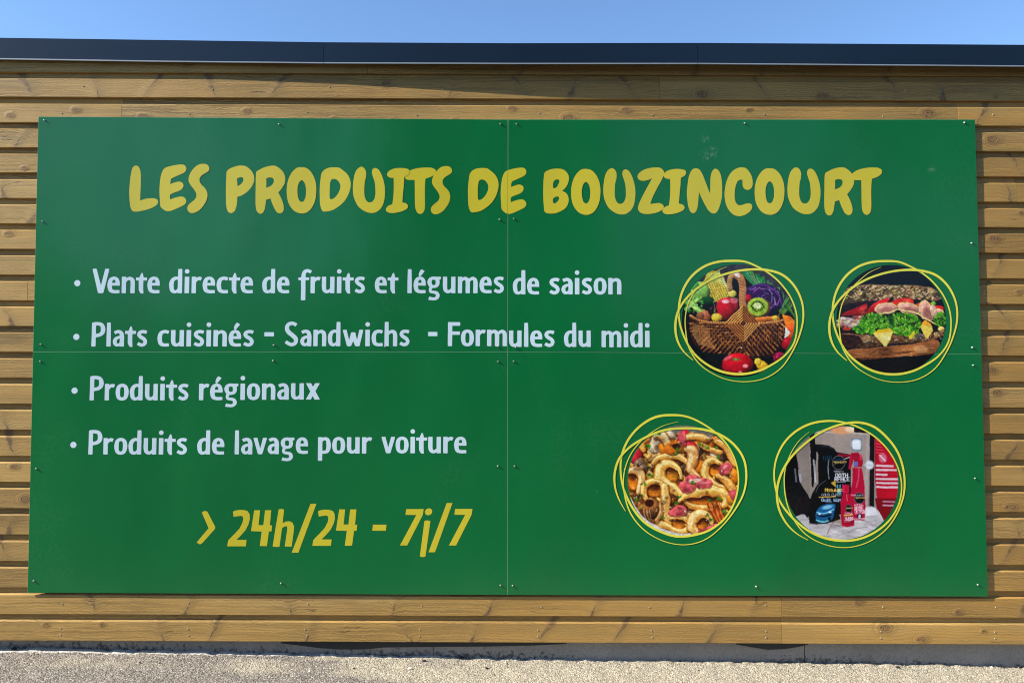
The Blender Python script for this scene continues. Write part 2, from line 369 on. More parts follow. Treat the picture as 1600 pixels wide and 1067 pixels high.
def nail_mesh():
    bm = bmesh.new(); bmesh.ops.create_circle(bm, cap_ends=True, segments=8, radius=.0042)
    r = bmesh.ops.extrude_face_region(bm, geom=bm.faces[:])
    vs = [v for v in r['geom'] if isinstance(v, bmesh.types.BMVert)]
    bmesh.ops.translate(bm, vec=(0, 0, .0016), verts=vs); bmesh.ops.scale(bm, vec=(.75, .75, 1), verts=vs)
    bmesh.ops.rotate(bm, cent=(0, 0, 0), matrix=Matrix.Rotation(R_(90), 3, 'X'), verts=bm.verts)
    bmesh.ops.recalc_face_normals(bm, faces=bm.faces)
    me = bpy.data.meshes.new('nail'); bm.to_mesh(me); bm.free(); me.materials.append(NAILM); return me
nail_me = nail_mesh()
def board(k, x0, x1):
    zb = row_z(k); H = PITCHB; 
    jit = rnd.uniform(-.0006, .0006); dy = rnd.uniform(-.0012, .0012)
    # cross-section, from the back bottom round the face to the rebate tongue (y, z above lower edge)
    prof = [(.022, .000), (.0022, .000), (.0006, .0007), (.0, .0024), (.0, .0960), (.0004, .0963), (.0098, .1020), (.0165, .1030), (.0165, H+.006), (.022, H+.006)]
    zc = .052
    ks = [(un(px, 0, YF)[0], typ) for px, typ in []]
    zmid_px = 533 - 0
    out = []
    for px, typ in knots.get(k, []):
        # photo row -> world x at this height
        v = 132 + 40.3*(k-1); out.append((un(px, v, YF)[0], typ))
    x = XL + rnd.uniform(.05, .5)
    ends = [-2.72 if k < 21 and k > 2 else -9, 2.72 if k < 21 and k > 2 else 9]
    lo = un(0, 500, YF)[0]; hi = un(1600, 500, YF)[0]
    while x < XR:
        if x < lo-.1 or x > hi+.1 or (2 < k < 21 and abs(x) < 2.3): out.append((x, 1 if rnd.random() < .55 else 0))
        x += rnd.uniform(.25, .6)
    out = sorted(t for t in out if x0 < t[0] < x1)
    if not out: out = [((x0+x1)/2, 2)]
    cuts = [x0] + [(a[0]+b[0])/2 for a, b in zip(out, out[1:])] + [x1]
    verts = []; faces = []; kuv = []; buv = []; kp = []
    n = len(prof)
    L = [sum(math.dist(prof[i], prof[i+1]) for i in range(j)) for j in range(n)]
    tone_b = rnd.uniform(-.22, .22); seed = rnd.random(); ringy = rnd.random()
    for i, (kx, typ) in enumerate(out):
        a, b = cuts[i], cuts[i+1]; base = len(verts)
        kz = rnd.uniform(.018, .085); size = rnd.uniform(.006, .016) if typ == 0 else rnd.uniform(.007, .014)
        if typ == 0 and k == 0: kz = .06
        tl = rnd.choice([rnd.uniform(.05, .35), rnd.uniform(.65, .95)])
        if typ == 2: size = .0001
        for xx in (a, b):
            for (py, pz) in prof:
                verts.append((xx, YF+py+dy, zb+pz+jit+zoff(xx)))
        for j in range(n-1):
            faces.append((base+j, base+n+j, base+n+j+1, base+j+1))
            for (xx, jj) in ((a, j), (b, j), (b, j+1), (a, j+1)):
                pz = prof[jj][1] 
                if jj == 0: pz = -.02
                kuv.append((xx-kx, pz-kz)); buv.append((xx, pz + 0)); kp.append((size, 1.0 if typ == 1 else 0.0, tl, 1))
    # back and end caps
    tot = len(verts)
    for xx, s in ((x0, 0), (x1, tot-n)):
        f = tuple(range(s, s+n)); faces.append(f if xx == x1 else f[::-1])
        for jj in (range(n) if xx == x1 else range(n-1, -1, -1)):
            kuv.append((.5, prof[jj][1])); buv.append((prof[jj][0]*30, prof[jj][1]*.4)); kp.append((.0001, 0, 0, 1))
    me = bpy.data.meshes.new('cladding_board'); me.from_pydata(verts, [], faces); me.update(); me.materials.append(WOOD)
    u1 = me.uv_layers.new(name='knot'); u2 = me.uv_layers.new(name='board')
    u1.data.foreach_set('uv', np.array(kuv, 'f').ravel()); u2.data.foreach_set('uv', np.array(buv, 'f').ravel())
    ca = me.color_attributes.new('kparam', 'FLOAT_COLOR', 'CORNER'); ca.data.foreach_set('color', np.array(kp, 'f').ravel())
    # the boards get browner from the left end of the wall to the right
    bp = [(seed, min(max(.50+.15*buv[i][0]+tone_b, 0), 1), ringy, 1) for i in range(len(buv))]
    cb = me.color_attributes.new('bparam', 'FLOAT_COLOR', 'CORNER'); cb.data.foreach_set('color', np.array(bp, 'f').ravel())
    o = link(bpy.data.objects.new('cladding_board', me), bld)
    v = 132 + 40.3*(k-1)
    for px in nail_px:
        nx_ = un(px + (25 if k <= 1 else rnd.uniform(-3, 3)) + (12 if k == 1 else 0), v, YF)[0]
        if not (x0+.02 < nx_ < x1-.02): continue
        if 2 < k < 21 and abs(nx_) < 2.60: continue
        for zz in ((rnd.uniform(.045, .06),) if k != 22 else (.03, .062)):
            nl = bpy.data.objects.new('nail', nail_me); nl.location = (nx_+rnd.uniform(-.006, .006), YF+dy-.0002, zb+zz+zoff(nx_)); link(nl, o)
    # a second line of nails beside the sign's right edge
    if 2 < k < 21:
        nl = bpy.data.objects.new('nail', nail_me); nl.location = (un(1528+k*1.0, v, YF)[0]+rnd.uniform(-.004, .004), YF+dy-.0002, zb+.055); 
        if x0 < nl.location[0] < x1: link(nl, o)
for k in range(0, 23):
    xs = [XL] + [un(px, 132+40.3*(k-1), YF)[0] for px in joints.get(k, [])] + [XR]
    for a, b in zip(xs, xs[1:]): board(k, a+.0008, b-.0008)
# roof edge trim: three folded metal lengths, each a little further out than the boards
FT = [(-400, 54), (0, 59.5), (253, 63), (506, 66.5), (800, 68), (1090, 67.5), (1350, 69), (1600, 70.5), (1900, 72)]
FB = [(-400, 87), (0, 93), (253, 97), (506, 99.5), (800, 100.5), (1090, 100.5), (1350, 102.5), (1600, 104.5), (1900, 106)]
OH = [(-400, .018), (0, .020), (253, .025), (506, .034), (800, .055), (1090, .065), (1350, .060), (1600, .055), (1900, .053)]
def trim(u0, u1, gap0, gap1):
    us = sorted({u0, u1} | {p[0] for p in FT if u0 < p[0] < u1})
    V = []; F = []
    prof_n = 8
    for u in us:
        oh = np.interp(u, *zip(*OH)); y = YF-oh
        x, zt = un(u, np.interp(u, *zip(*FT)), y); _, zb_ = un(u, np.interp(u, *zip(*FB)), y)
        if u == u0: x += gap0
        if u == u1: x -= gap1
        p = [(YF+.35, zt+.002), (y+.004, zt+.002), (y, zt), (y, zb_+.006), (y-.004, zb_+.001), (y-.004, zb_-.002), (y+.0, zb_-.002), (y+.0035, zb_+.004), (y+.0035, zt-.004), (YF+.35, zt-.004)]
        V += [(x, a, b) for a, b in p]
    n = 10
    for i in range(len(us)-1):
        for j in range(n): 
            j2 = (j+1) % n
            F.append((i*n+j, i*n+j2, (i+1)*n+j2, (i+1)*n+j)[::-1])
    F.append(tuple(range(n))); F.append(tuple(range((len(us)-1)*n, len(us)*n))[::-1])
    o = mesh_obj('roof_trim', V, F, FASCIA, bld); o.data.materials.append(FASCIA_LIP)
    for i, pl in enumerate(o.data.polygons):
        if i < (len(us)-1)*n and i % n in (3, 4, 5): pl.material_index = 1
    bm = bmesh.new(); bm.from_mesh(o.data); bmesh.ops.recalc_face_normals(bm, faces=bm.faces); bm.to_mesh(o.data); bm.free()
trim(-400, 506, 0, .001); trim(506, 1090, .001, .001); trim(1090, 1900, .001, 0)
# closing board behind the trim, body and flat roof
ztop = un(800, 68, YF)[1]
v, f = box_data(XL, XR, YF+.0225, YF+.20, .35, ztop-.02); mesh_obj('wall_core', v, f, RENDERM, bld)
v, f = box_data(XL, XR, YF+.20, 7.0, -.2, ztop-.05); mesh_obj('building_body', v, f, RENDERM, bld)
v, f = box_data(XL, XR, YF+.36, 7.1, ztop-.048, ztop-.01); mesh_obj('roof', v, f, MEMB, bld)
# plinth with dirt that gathers along its foot
def plinth():
    xs = np.linspace(XL, XR, 600); zt = row_z(22)+.03; V = []; F = []; D = []
    for i, x in enumerate(xs):
        g0 = float(ground_line(x))
        for j, t in enumerate(np.linspace(0, 1, 8)):
            z = g0-.02 + (zt-g0+.02)*t; V.append((x, YP, z))
            D.append(np.clip(1-(z-g0)/.07, -.2, 1)*(.15+.95*vnoise(np.array(x+20), np.array(3.), 1.9, 11)) + .16*(x < -1.1))
    for i in range(len(xs)-1):
        for j in range(7):
            a = i*8+j; F.append((a, a+8, a+9, a+1))
    b = len(V); V += [(XL, YP+.12, -.2), (XR, YP+.12, -.2), (XR, YP+.12, zt), (XL, YP+.12, zt)]; D += [0]*4
    F += [(b, b+3, b+2, b+1), (7, (len(xs)-1)*8+7, b+2, b+3)]
    o = mesh_obj('plinth', V, F, CONC, bld)
    a = o.data.attributes.new('dirt', 'FLOAT', 'POINT'); a.data.foreach_set('value', np.array(D, 'f'))
plinth()
def membrane(pts):
    V = []; F = []; zt = row_z(22)+.02
    for u, vv in pts:
        x, z = un(u, vv, YP-.006); V += [(x, YP-.008, zt), (x, YP-.011, z), (x, YP-.009, z)]
    for i in range(len(pts)-1):
        a = i*3; F += [(a, a+1, a+4, a+3), (a+1, a+2, a+5, a+4)]
    o = mesh_obj('membrane', V, F, MEMB, bld)
for u_ in (677, 1257):
    jx = un(u_, 1020, YP)[0]; g0 = float(ground_line(jx))
    v, f = box_data(jx-.0016, jx+.0016, YP-.0012, YP+.002, g0-.01, row_z(22)-.002); mesh_obj('plinth_joint', v, f, MEMB, bld)
membrane([(440, 1004), (470, 1007.5), (500, 1011.5), (530, 1013.5), (570, 1013.5), (600, 1010.5), (680, 1009.5), (760, 1009), (830, 1007.5), (885, 1005)])
membrane([(1150, 1006), (1180, 1011), (1200, 1014), (1225, 1013), (1245, 1010), (1262, 1006)])

# ------------------------------------------------------------------ loose gravel at the wall foot
def debris():
    V = []; F = []; mi = []
    fixed = [(22, 1014.5, .013, 1), (250, 1036, .006, 1), (219, 1035, .005, 1), (305, 1020, .006, 1), (395, 1020, .008, 2), (505, 1022, .012, 2), (520, 1022, .010, 2), (582, 1024, .012, 2), (641, 1045, .011, 2),
             (663, 1033, .010, 1), (722, 1025, .012, 1), (760, 1044, .008, 1), (553, 1044, .006, 1), (1063, 1033, .008, 1), (1081, 1034, .006, 1), (1403, 1043, .010, 1), (1316, 1042, .009, 2), (1271, 1041, .005, 1), (1550, 1043, .009, 2),
             (1545, 1038, .009, 1), (1585, 1037, .012, 1), (1560, 1038, .010, 1), (664, 1062, .007, 2), (484, 1049, .008, 2)]
    items = []
    for u, vv, s, m in fixed:
        d = RT*((u-PW/2)/FPX) + UP*(-(vv-PH/2)/FPX) + FW
        t = 3.6
        for _ in range(8):
            P = CAM+d*t; gzv = float(ground_line(P[0]))-max(YP-P[1], 0)*.012; t *= (CAM[2]-gzv)/(CAM[2]-P[2])
        P = CAM+d*t
        if P[1] > YP-.012: P[1] = YP-.012
        items.append((P[0], P[1], s*1.0, m))
    for _ in range(900):
        x = rnd.uniform(-2.9, 2.9); dd = rnd.expovariate(1/.05) if rnd.random() < .7 else rnd.uniform(0, .6)
        if dd > .6: continue
        items.append((x, YP-.006-dd, rnd.uniform(.0016, .0042), rnd.choice([0, 0, 0, 2, 1])))
    for x, y, s, m in items:
        z = float(ground_line(x))-(YP-y)*.012+s*.35; b = len(V)
        bm = bmesh.new(); bmesh.ops.create_icosphere(bm, subdivisions=1, radius=1)
        for q in bm.verts:
            k = rnd.uniform(.7, 1.15); V.append((x+q.co.x*s*k*1.2, y+q.co.y*s*k, z+q.co.z*s*k*.6))
        for fc in bm.faces: F.append(tuple(b+q.index for q in fc.verts)); mi.append(m)
        bm.free()
    o = mesh_obj('loose_gravel', V, F, simple('grey_grit', (.33, .29, .23), .9)); o.data.materials.append(simple('black_grit', (.02, .018, .016), .9)); o.data.materials.append(simple('pale_grit', (.62, .58, .48), .9))
    o.data.polygons.foreach_set('material_index', mi); o['kind'] = 'stuff'; o['label'] = 'loose grit and small stones along the foot of the wall'
debris()

# ------------------------------------------------------------------ sign
sgn = thing('sign_board', 'large green four-panel sign with yellow headline and four round food and product pictures', 'sign', (0, 0, 0))
SEAMX_T, SEAMX_B = 793.5, 793.0
GAP = .0012; TH = .004
TL, TC, TR = (60, 182.5), (793.5, 187), (1523.5, 187)
ML, MC, MR = (51.5, 549.5), (793, 549.6), (1533.5, 553)
BL, BC, BR = (43, 925.5), (792.5, 929), (1543.5, 931.5)
def panel(c, sx0, sx1, sz0, sz1):
    P = [un(*p) for p in c]      # tl, tr, br, bl
    g = GAP/2
    tl, tr, br, bl = [list(p) for p in P]
    if sx0: tl[0] += g; bl[0] += g
    if sx1: tr[0] -= g; br[0] -= g
    if sz1: tl[1] -= g; tr[1] -= g
    if sz0: bl[1] += g; br[1] += g
    ch = .0007
    def ins(q, d):
        (a, b, c_, e) = q; return [(a[0]+d, a[1]-d), (b[0]-d, b[1]-d), (c_[0]-d, c_[1]+d), (e[0]+d, e[1]+d)]
    Q = (tl, tr, br, bl)
    V = [(x, 0, z) for x, z in ins(Q, ch)] + [(x, ch*.8, z) for x, z in Q] + [(x, TH, z) for x, z in Q]
    F = [(0, 3, 2, 1), (8, 9, 10, 11)] + [(i, (i+1) % 4, 4+(i+1) % 4, 4+i) for i in range(4)] + [(4+i, 4+(i+1) % 4, 8+(i+1) % 4, 8+i) for i in range(4)]
    o = mesh_obj('panel', V, F, GREEN, sgn); o.data.materials.append(SHEET_EDGE)
    for pl in list(o.data.polygons)[1:]: pl.material_index = 1
    bm = bmesh.new(); bm.from_mesh(o.data); bmesh.ops.recalc_face_normals(bm, faces=bm.faces); bm.to_mesh(o.data); bm.free()
panel((TL, TC, MC, ML), 0, 1, 1, 0); panel((TC, TR, MR, MC), 1, 0, 1, 0)
panel((ML, MC, BC, BL), 0, 1, 0, 1); panel((MC, MR, BR, BC), 1, 0, 0, 1)
# battens the sheets are screwed to stay hidden; the sheets sit proud of the boards
def screw_mesh():
    prof = [(0, 0), (.0045, 0), (.0045, .0010), (.0031, .0014), (.0029, .0056), (.0020, .0068), (0, .0072)]
    V = []; F = []; n = 12
    for r, h in prof: V += [(r*math.cos(2*math.pi*i/n), -h, r*math.sin(2*math.pi*i/n)) for i in range(n)]
    for j in range(len(prof)-1):
        for i in range(n): F.append((j*n+i, j*n+(i+1) % n, (j+1)*n+(i+1) % n, (j+1)*n+i))
    me = bpy.data.meshes.new('screw'); me.from_pydata(V, [], F); me.materials.append(STEEL)
    bm = bmesh.new(); bm.from_mesh(me); bmesh.ops.remove_doubles(bm, verts=bm.verts, dist=1e-6); bmesh.ops.recalc_face_normals(bm, faces=bm.faces); bm.to_mesh(me); bm.free()
    me.shade_smooth(); return me
scr = screw_mesh()
for u, vv in [(70, 188.5), (436, 194.5), (782, 194), (807, 194), (1163.5, 193), (1507, 192), (67, 346.5), (780.5, 343.5), (803, 342), (1518, 380),
              (64, 538), (428, 539), (601.5, 541.5), (777.5, 541.5), (806, 543), (1158.5, 543.5), (1519, 543), (63, 564.5), (427, 563.5), (778.5, 565), (802.5, 564.5),
              (1520, 570.5), (1523, 747), (778, 728), (804, 728), (53, 907), (57, 732), (439.5, 911), (782, 914), (801, 914.5), (1181.5, 916), (1527.5, 913)]:
    x, z = un(u, vv); o = bpy.data.objects.new('screw', scr); o.location = (x, -.0009, z); link(o, sgn)

def inpoly(X, Y, poly):
    wn = np.zeros(X.shape, int); n = len(poly)
    for i in range(n):
        x1, y1 = poly[i]; x2, y2 = poly[(i+1) % n]
        cr_ = (x2-x1)*(Y-y1)-(X-x1)*(y2-y1)
        wn += ((y1 <= Y) & (y2 > Y) & (cr_ > 0)).astype(int) - ((y1 > Y) & (y2 <= Y) & (cr_ < 0)).astype(int)
    return wn != 0
def crs(pts, closed=True, step=8):
    """Catmull-Rom through pts; a point with a trailing 'c' is a sharp corner"""
    P = [np.array(p[:2] if not (len(p) > 2 and not isinstance(p[2], str)) else p[:3], float) for p in pts]
    cr = [isinstance(p[-1], str) for p in pts]; n = len(P); out = []
    rng = range(n if closed else n-1)
    for i in rng:
        p1, p2 = P[i], P[(i+1) % n]
        p0 = P[i-1] if (closed or i > 0) else p1; p3 = P[(i+2) % n] if (closed or i+2 < n) else p2
        if cr[i]: p0 = p1-(p2-p1)*.3
        if cr[(i+1) % n]: p3 = p2+(p2-p1)*.3
        d0 = max(np.linalg.norm((p1-p0)[:2])**.5, 1e-3); d1 = max(np.linalg.norm((p2-p1)[:2])**.5, 1e-3); d2 = max(np.linalg.norm((p3-p2)[:2])**.5, 1e-3)
        m1 = (p1-p0)/d0 - (p2-p0)/(d0+d1) + (p2-p1)/d1; m2 = (p2-p1)/d1 - (p3-p1)/(d1+d2) + (p3-p2)/d2
        m1 = m1*d1; m2 = m2*d1
        for s in range(step):
            t = s/step; out.append((2*t**3-3*t*t+1)*p1+(t**3-2*t*t+t)*m1+(-2*t**3+3*t*t)*p2+(t**3-t*t)*m2)
    if not closed: out.append(P[-1])
    return np.array(out)
def flat_mesh(name, loops, mat, y=0.0):
    """loops: list of Nx2 arrays (x, z): outer outlines and holes -> one flat sheet facing -y"""
    def area(L): return abs(sum(L[i][0]*L[(i+1) % len(L)][1]-L[(i+1) % len(L)][0]*L[i][1] for i in range(len(L))))/2
    order = sorted(loops, key=area, reverse=True); groups = []
    for L in order:
        for G in groups:
            if inpoly(np.array([L[0][0]]), np.array([L[0][1]]), G[0])[0]: G.append(L); break
        else: groups.append([L])
    V = []; tr = []
    for G in groups:
        vl = [[Vector((float(a), float(b), 0)) for a, b in L] for L in G]; b0 = len(V)
        tr += [tuple(b0+i for i in t) for t in tessellate_polygon(vl)]; V += [v for L in vl for v in L]
    me = bpy.data.meshes.new(name); me.from_pydata([(v.x, y, v.y) for v in V], [], [tuple(t) for t in tr]); me.update()
    for p in me.polygons:
        pass
    bm = bmesh.new(); bm.from_mesh(me)
    for fc in bm.faces:
        fc.normal_update()
        if fc.normal.y > 0: fc.normal_flip()
    bm.to_mesh(me); bm.free()
    me.materials.append(mat); return me
def cut_gap(me, axis, val, gap):
    bm = bmesh.new(); bm.from_mesh(me); nrm = (1, 0, 0) if axis == 0 else (0, 0, 1)
    for s in (-1, 1):
        co = [0, 0, 0]; co[axis] = val+s*gap/2
        bmesh.ops.bisect_plane(bm, geom=bm.verts[:]+bm.edges[:]+bm.faces[:], plane_co=co, plane_no=nrm)
    kill = [fc for fc in bm.faces if abs(fc.calc_center_median()[axis]-val) < gap/2-1e-6]
    bmesh.ops.delete(bm, geom=kill, context='FACES'); bm.to_mesh(me); bm.free()

# ---- headline glyph outlines
c = 'c'
TG = {
'L': [[(165,90),(205,100),(235,145),(250,230),(250,330),(245,480),(240,635,c),(320,610),(400,600),(470,603),(515,635),(510,685),(460,730),(370,770),(270,795),(180,810),(125,800),(95,755),(78,660),(70,500),(78,370),(95,230),(125,120)]],
'E': [[(905,75),(945,95),(963,140),(945,185),(890,220),(800,260),(730,295),(718,320),(712,380,c),(780,355),(850,342),(900,360),(918,400),(900,450),(850,485),(770,515),(712,545),(705,580),(712,620,c),(780,595),(850,578),(905,577),(945,605),(962,650),(940,695),(860,740),(770,780),(700,803),(640,798),(590,765),(560,730),(550,640),(542,480),(550,350),(570,230),(600,160),(635,125),(720,98),(810,80)]],
'S': [[(1230,65),(1290,80),(1322,130),(1310,175),(1260,210),(1205,245),(1172,290),(1172,340),(1200,390),(1250,440),(1285,500),(1293,565),(1275,640),(1235,710),(1180,775),(1110,820),(1045,833),(1000,812),(978,765),(990,715),(1040,665),(1095,620),(1120,570),(1115,520),(1080,460),(1030,395),(998,330),(1005,260),(1040,185),(1090,125),(1150,80)]],
'P': [[(320,92),(380,98),(440,135),(490,190),(520,260),(520,330),(495,400),(440,475),(380,525),(320,560),(258,578,c),(255,660),(240,740),(215,800),(165,832),(115,810),(88,740),(80,600),(80,400),(85,280),(95,180),(140,140),(220,108),(270,95)],
      [(250,295,c),(290,278),(335,275),(355,300),(345,345),(310,385),(260,415,c),(258,350)]],
'R': [[(800,95),(860,100),(930,145),(985,210),(1008,290),(998,370),(960,440),(900,515,c),(940,590),(970,670),(985,750),(970,815),(920,838),(870,810),(835,750),(800,670),(778,605,c),(712,625,c),(700,700),(685,780),(650,838),(610,842),(565,800),(548,720),(545,600),(548,400),(550,260),(560,190),(620,150),(700,115)],
      [(712,295,c),(750,280),(800,282),(828,305),(825,360),(790,405),(712,440,c),(715,360)]],
'O': [[(1265,115),(1340,130),(1410,190),(1465,290),(1490,400),(1492,500),(1480,610),(1445,710),(1385,795),(1310,835),(1230,835),(1150,800),(1085,725),(1045,630),(1030,500),(1040,370),(1080,250),(1140,165),(1200,122)],
      [(1265,320),(1300,345),(1325,410),(1333,490),(1322,590),(1295,645),(1265,660),(1230,640),(1208,580),(1198,490),(1208,400),(1235,340)]],
'D': [[(340,118),(400,125),(460,165),(530,230),(570,310),(580,390),(565,480),(530,570),(470,660),(390,730),(300,785),(220,805),(150,808),(125,780),(102,700),(95,560),(95,430),(108,300),(125,210),(170,155),(240,125),(290,118)],
      [(270,320),(300,300),(350,305),(395,345),(418,400),(412,460),(375,540),(325,595),(275,618),(255,605),(250,520),(252,420)]],
'U': [[(745,108),(790,130),(820,190),(818,270),(800,350),(793,450),(795,550),(815,620),(850,662),(905,662),(945,620),(965,550),(965,450),(955,350),(930,270),(912,200),(925,145),(965,128),(1010,150),(1050,210),(1085,300),(1108,400),(1115,500),(1105,620),(1075,720),(1020,790),(950,828),(860,828),(780,795),(700,730),(650,640),(622,550),(615,430),(625,320),(645,220),(685,145)]],
'I': [[(700,145),(800,150),(855,170),(868,205),(850,245),(785,285,c),(780,400),(765,550),(755,685,c),(810,700),(843,740),(830,780),(760,820),(650,848),(560,850),(510,825),(500,790),(530,745),(600,712,c),(615,600),(622,450),(620,300,c),(570,298),(525,270),(520,235),(545,195),(610,160)]],
'T': [[(1150,122),(1230,132),(1275,165),(1270,215),(1220,260),(1120,300,c),(1112,400),(1110,550),(1112,700),(1105,790),(1080,840),(1040,858),(1000,840),(970,780),(960,650),(958,480),(955,318,c),(900,320),(840,315),(812,290),(800,250),(820,215),(880,170),(980,138),(1070,125)]],
'Z': [[(400,122),(470,130),(520,180),(530,220),(510,270),(480,330),(420,440),(350,580),(310,690,c),(380,680),(450,675),(505,700),(522,735),(495,780),(420,820),(320,842),(240,845),(170,830),(125,780),(125,720),(160,630),(220,510),(280,400),(340,290,c),(270,318),(200,330),(140,315),(112,270),(130,220),(190,170),(280,135)]],
'N': [[(1025,132),(1075,150),(1120,215),(1160,310),(1200,420),(1245,530,c),(1248,400),(1252,270),(1275,185),(1320,140),(1365,155),(1405,220),(1425,320),(1432,450),(1425,590),(1400,700),(1365,790),(1320,835),(1270,830),(1220,790),(1170,710),(1120,610),(1070,500,c),(1062,620),(1050,730),(1020,810),(980,832),(940,810),(905,720),(890,620),(883,520),(895,380),(915,260),(950,175),(990,138)]],
'B': [[(290,138),(350,150),(410,200),(440,270),(430,350),(395,425),(335,487,c),(395,520),(430,580),(435,650),(415,715),(370,770),(300,810),(220,838),(120,840),(65,820),(48,740),(38,600),(38,420),(45,280),(60,200),(130,155),(210,138)],
      [(205,330),(240,308),(280,310),(292,335),(275,380),(245,430),(200,443),(190,410),(195,360)],
      [(195,605),(230,580),(275,578),(288,600),(270,640),(235,675),(205,683),(190,660)]],
'C': [[(330,118),(400,130),(455,185),(495,260),(510,340),(505,410),(475,455),(425,470),(375,445),(352,390),(352,340),(345,315),(320,310),(280,330),(250,390),(232,480),(228,580),(245,660),(285,705),(340,705),(400,685),(455,678),(495,700),(503,740),(480,790),(430,835),(370,865),(310,878),(230,865),(150,800),(95,700),(70,570),(78,440),(110,310),(165,210),(240,145)]],
}
TITLE = [('L',202,247,259,331),('E',249.2,291.3,257.3,330.3),('S',292.8,327.2,256.3,333.3),
 ('P',353,397.2,259,333.2),('R',399.3,445.8,259.2,334.3),('O',448,494.3,261.5,333.8),('D',499.5,548,261.7,330.9),('U',551.4,601.6,260.8,333),('I',603,640,262.8,333.2),('T',632,681,262,334.5),('S',673.2,706.3,259.8,335.2),
 ('D',731.2,779,262.8,332.2),('E',782.3,822.4,262.2,334.4),
 ('B',848.8,889,263.8,334),('O',892.3,938.2,264.3,336),('U',942.7,992.8,263,335.3),('Z',996,1038,262,334.7),('I',1035,1072,264.3,335.2),('N',1073.2,1128.3,263.2,333.8),('C',1132,1176,261.7,338),('O',1179,1225.6,263.2,336),('U',1230.3,1282,261.8,335),('R',1287.8,1334.3,261.7,337),('T',1330,1378,262,336)]
def proud(i): return -.0004 - .00035*(i % 3)
for i, (g, x0, x1, y0, y1) in enumerate(TITLE):
    L = [crs(l) for l in TG[g]]
    mn = L[0].min(0); mx = L[0].max(0)
    W = []
    for l in L:
        q = (l-mn)/(mx-mn)
        W.append(np.array([un(x0+a*(x1-x0), y0+b*(y1-y0)) for a, b in q]))
    cx, cz = un((x0+x1)/2, (y0+y1)/2)
    me = flat_mesh('letter', [w_-np.array([cx, cz]) for w_ in W], YELLOW)
    if x0 < 793 < x1: cut_gap(me, 0, un(793.3, 300)[0]-cx, GAP)
    o = bpy.data.objects.new('letter', me); o.location = (cx, proud(i), cz); link(o, sgn)

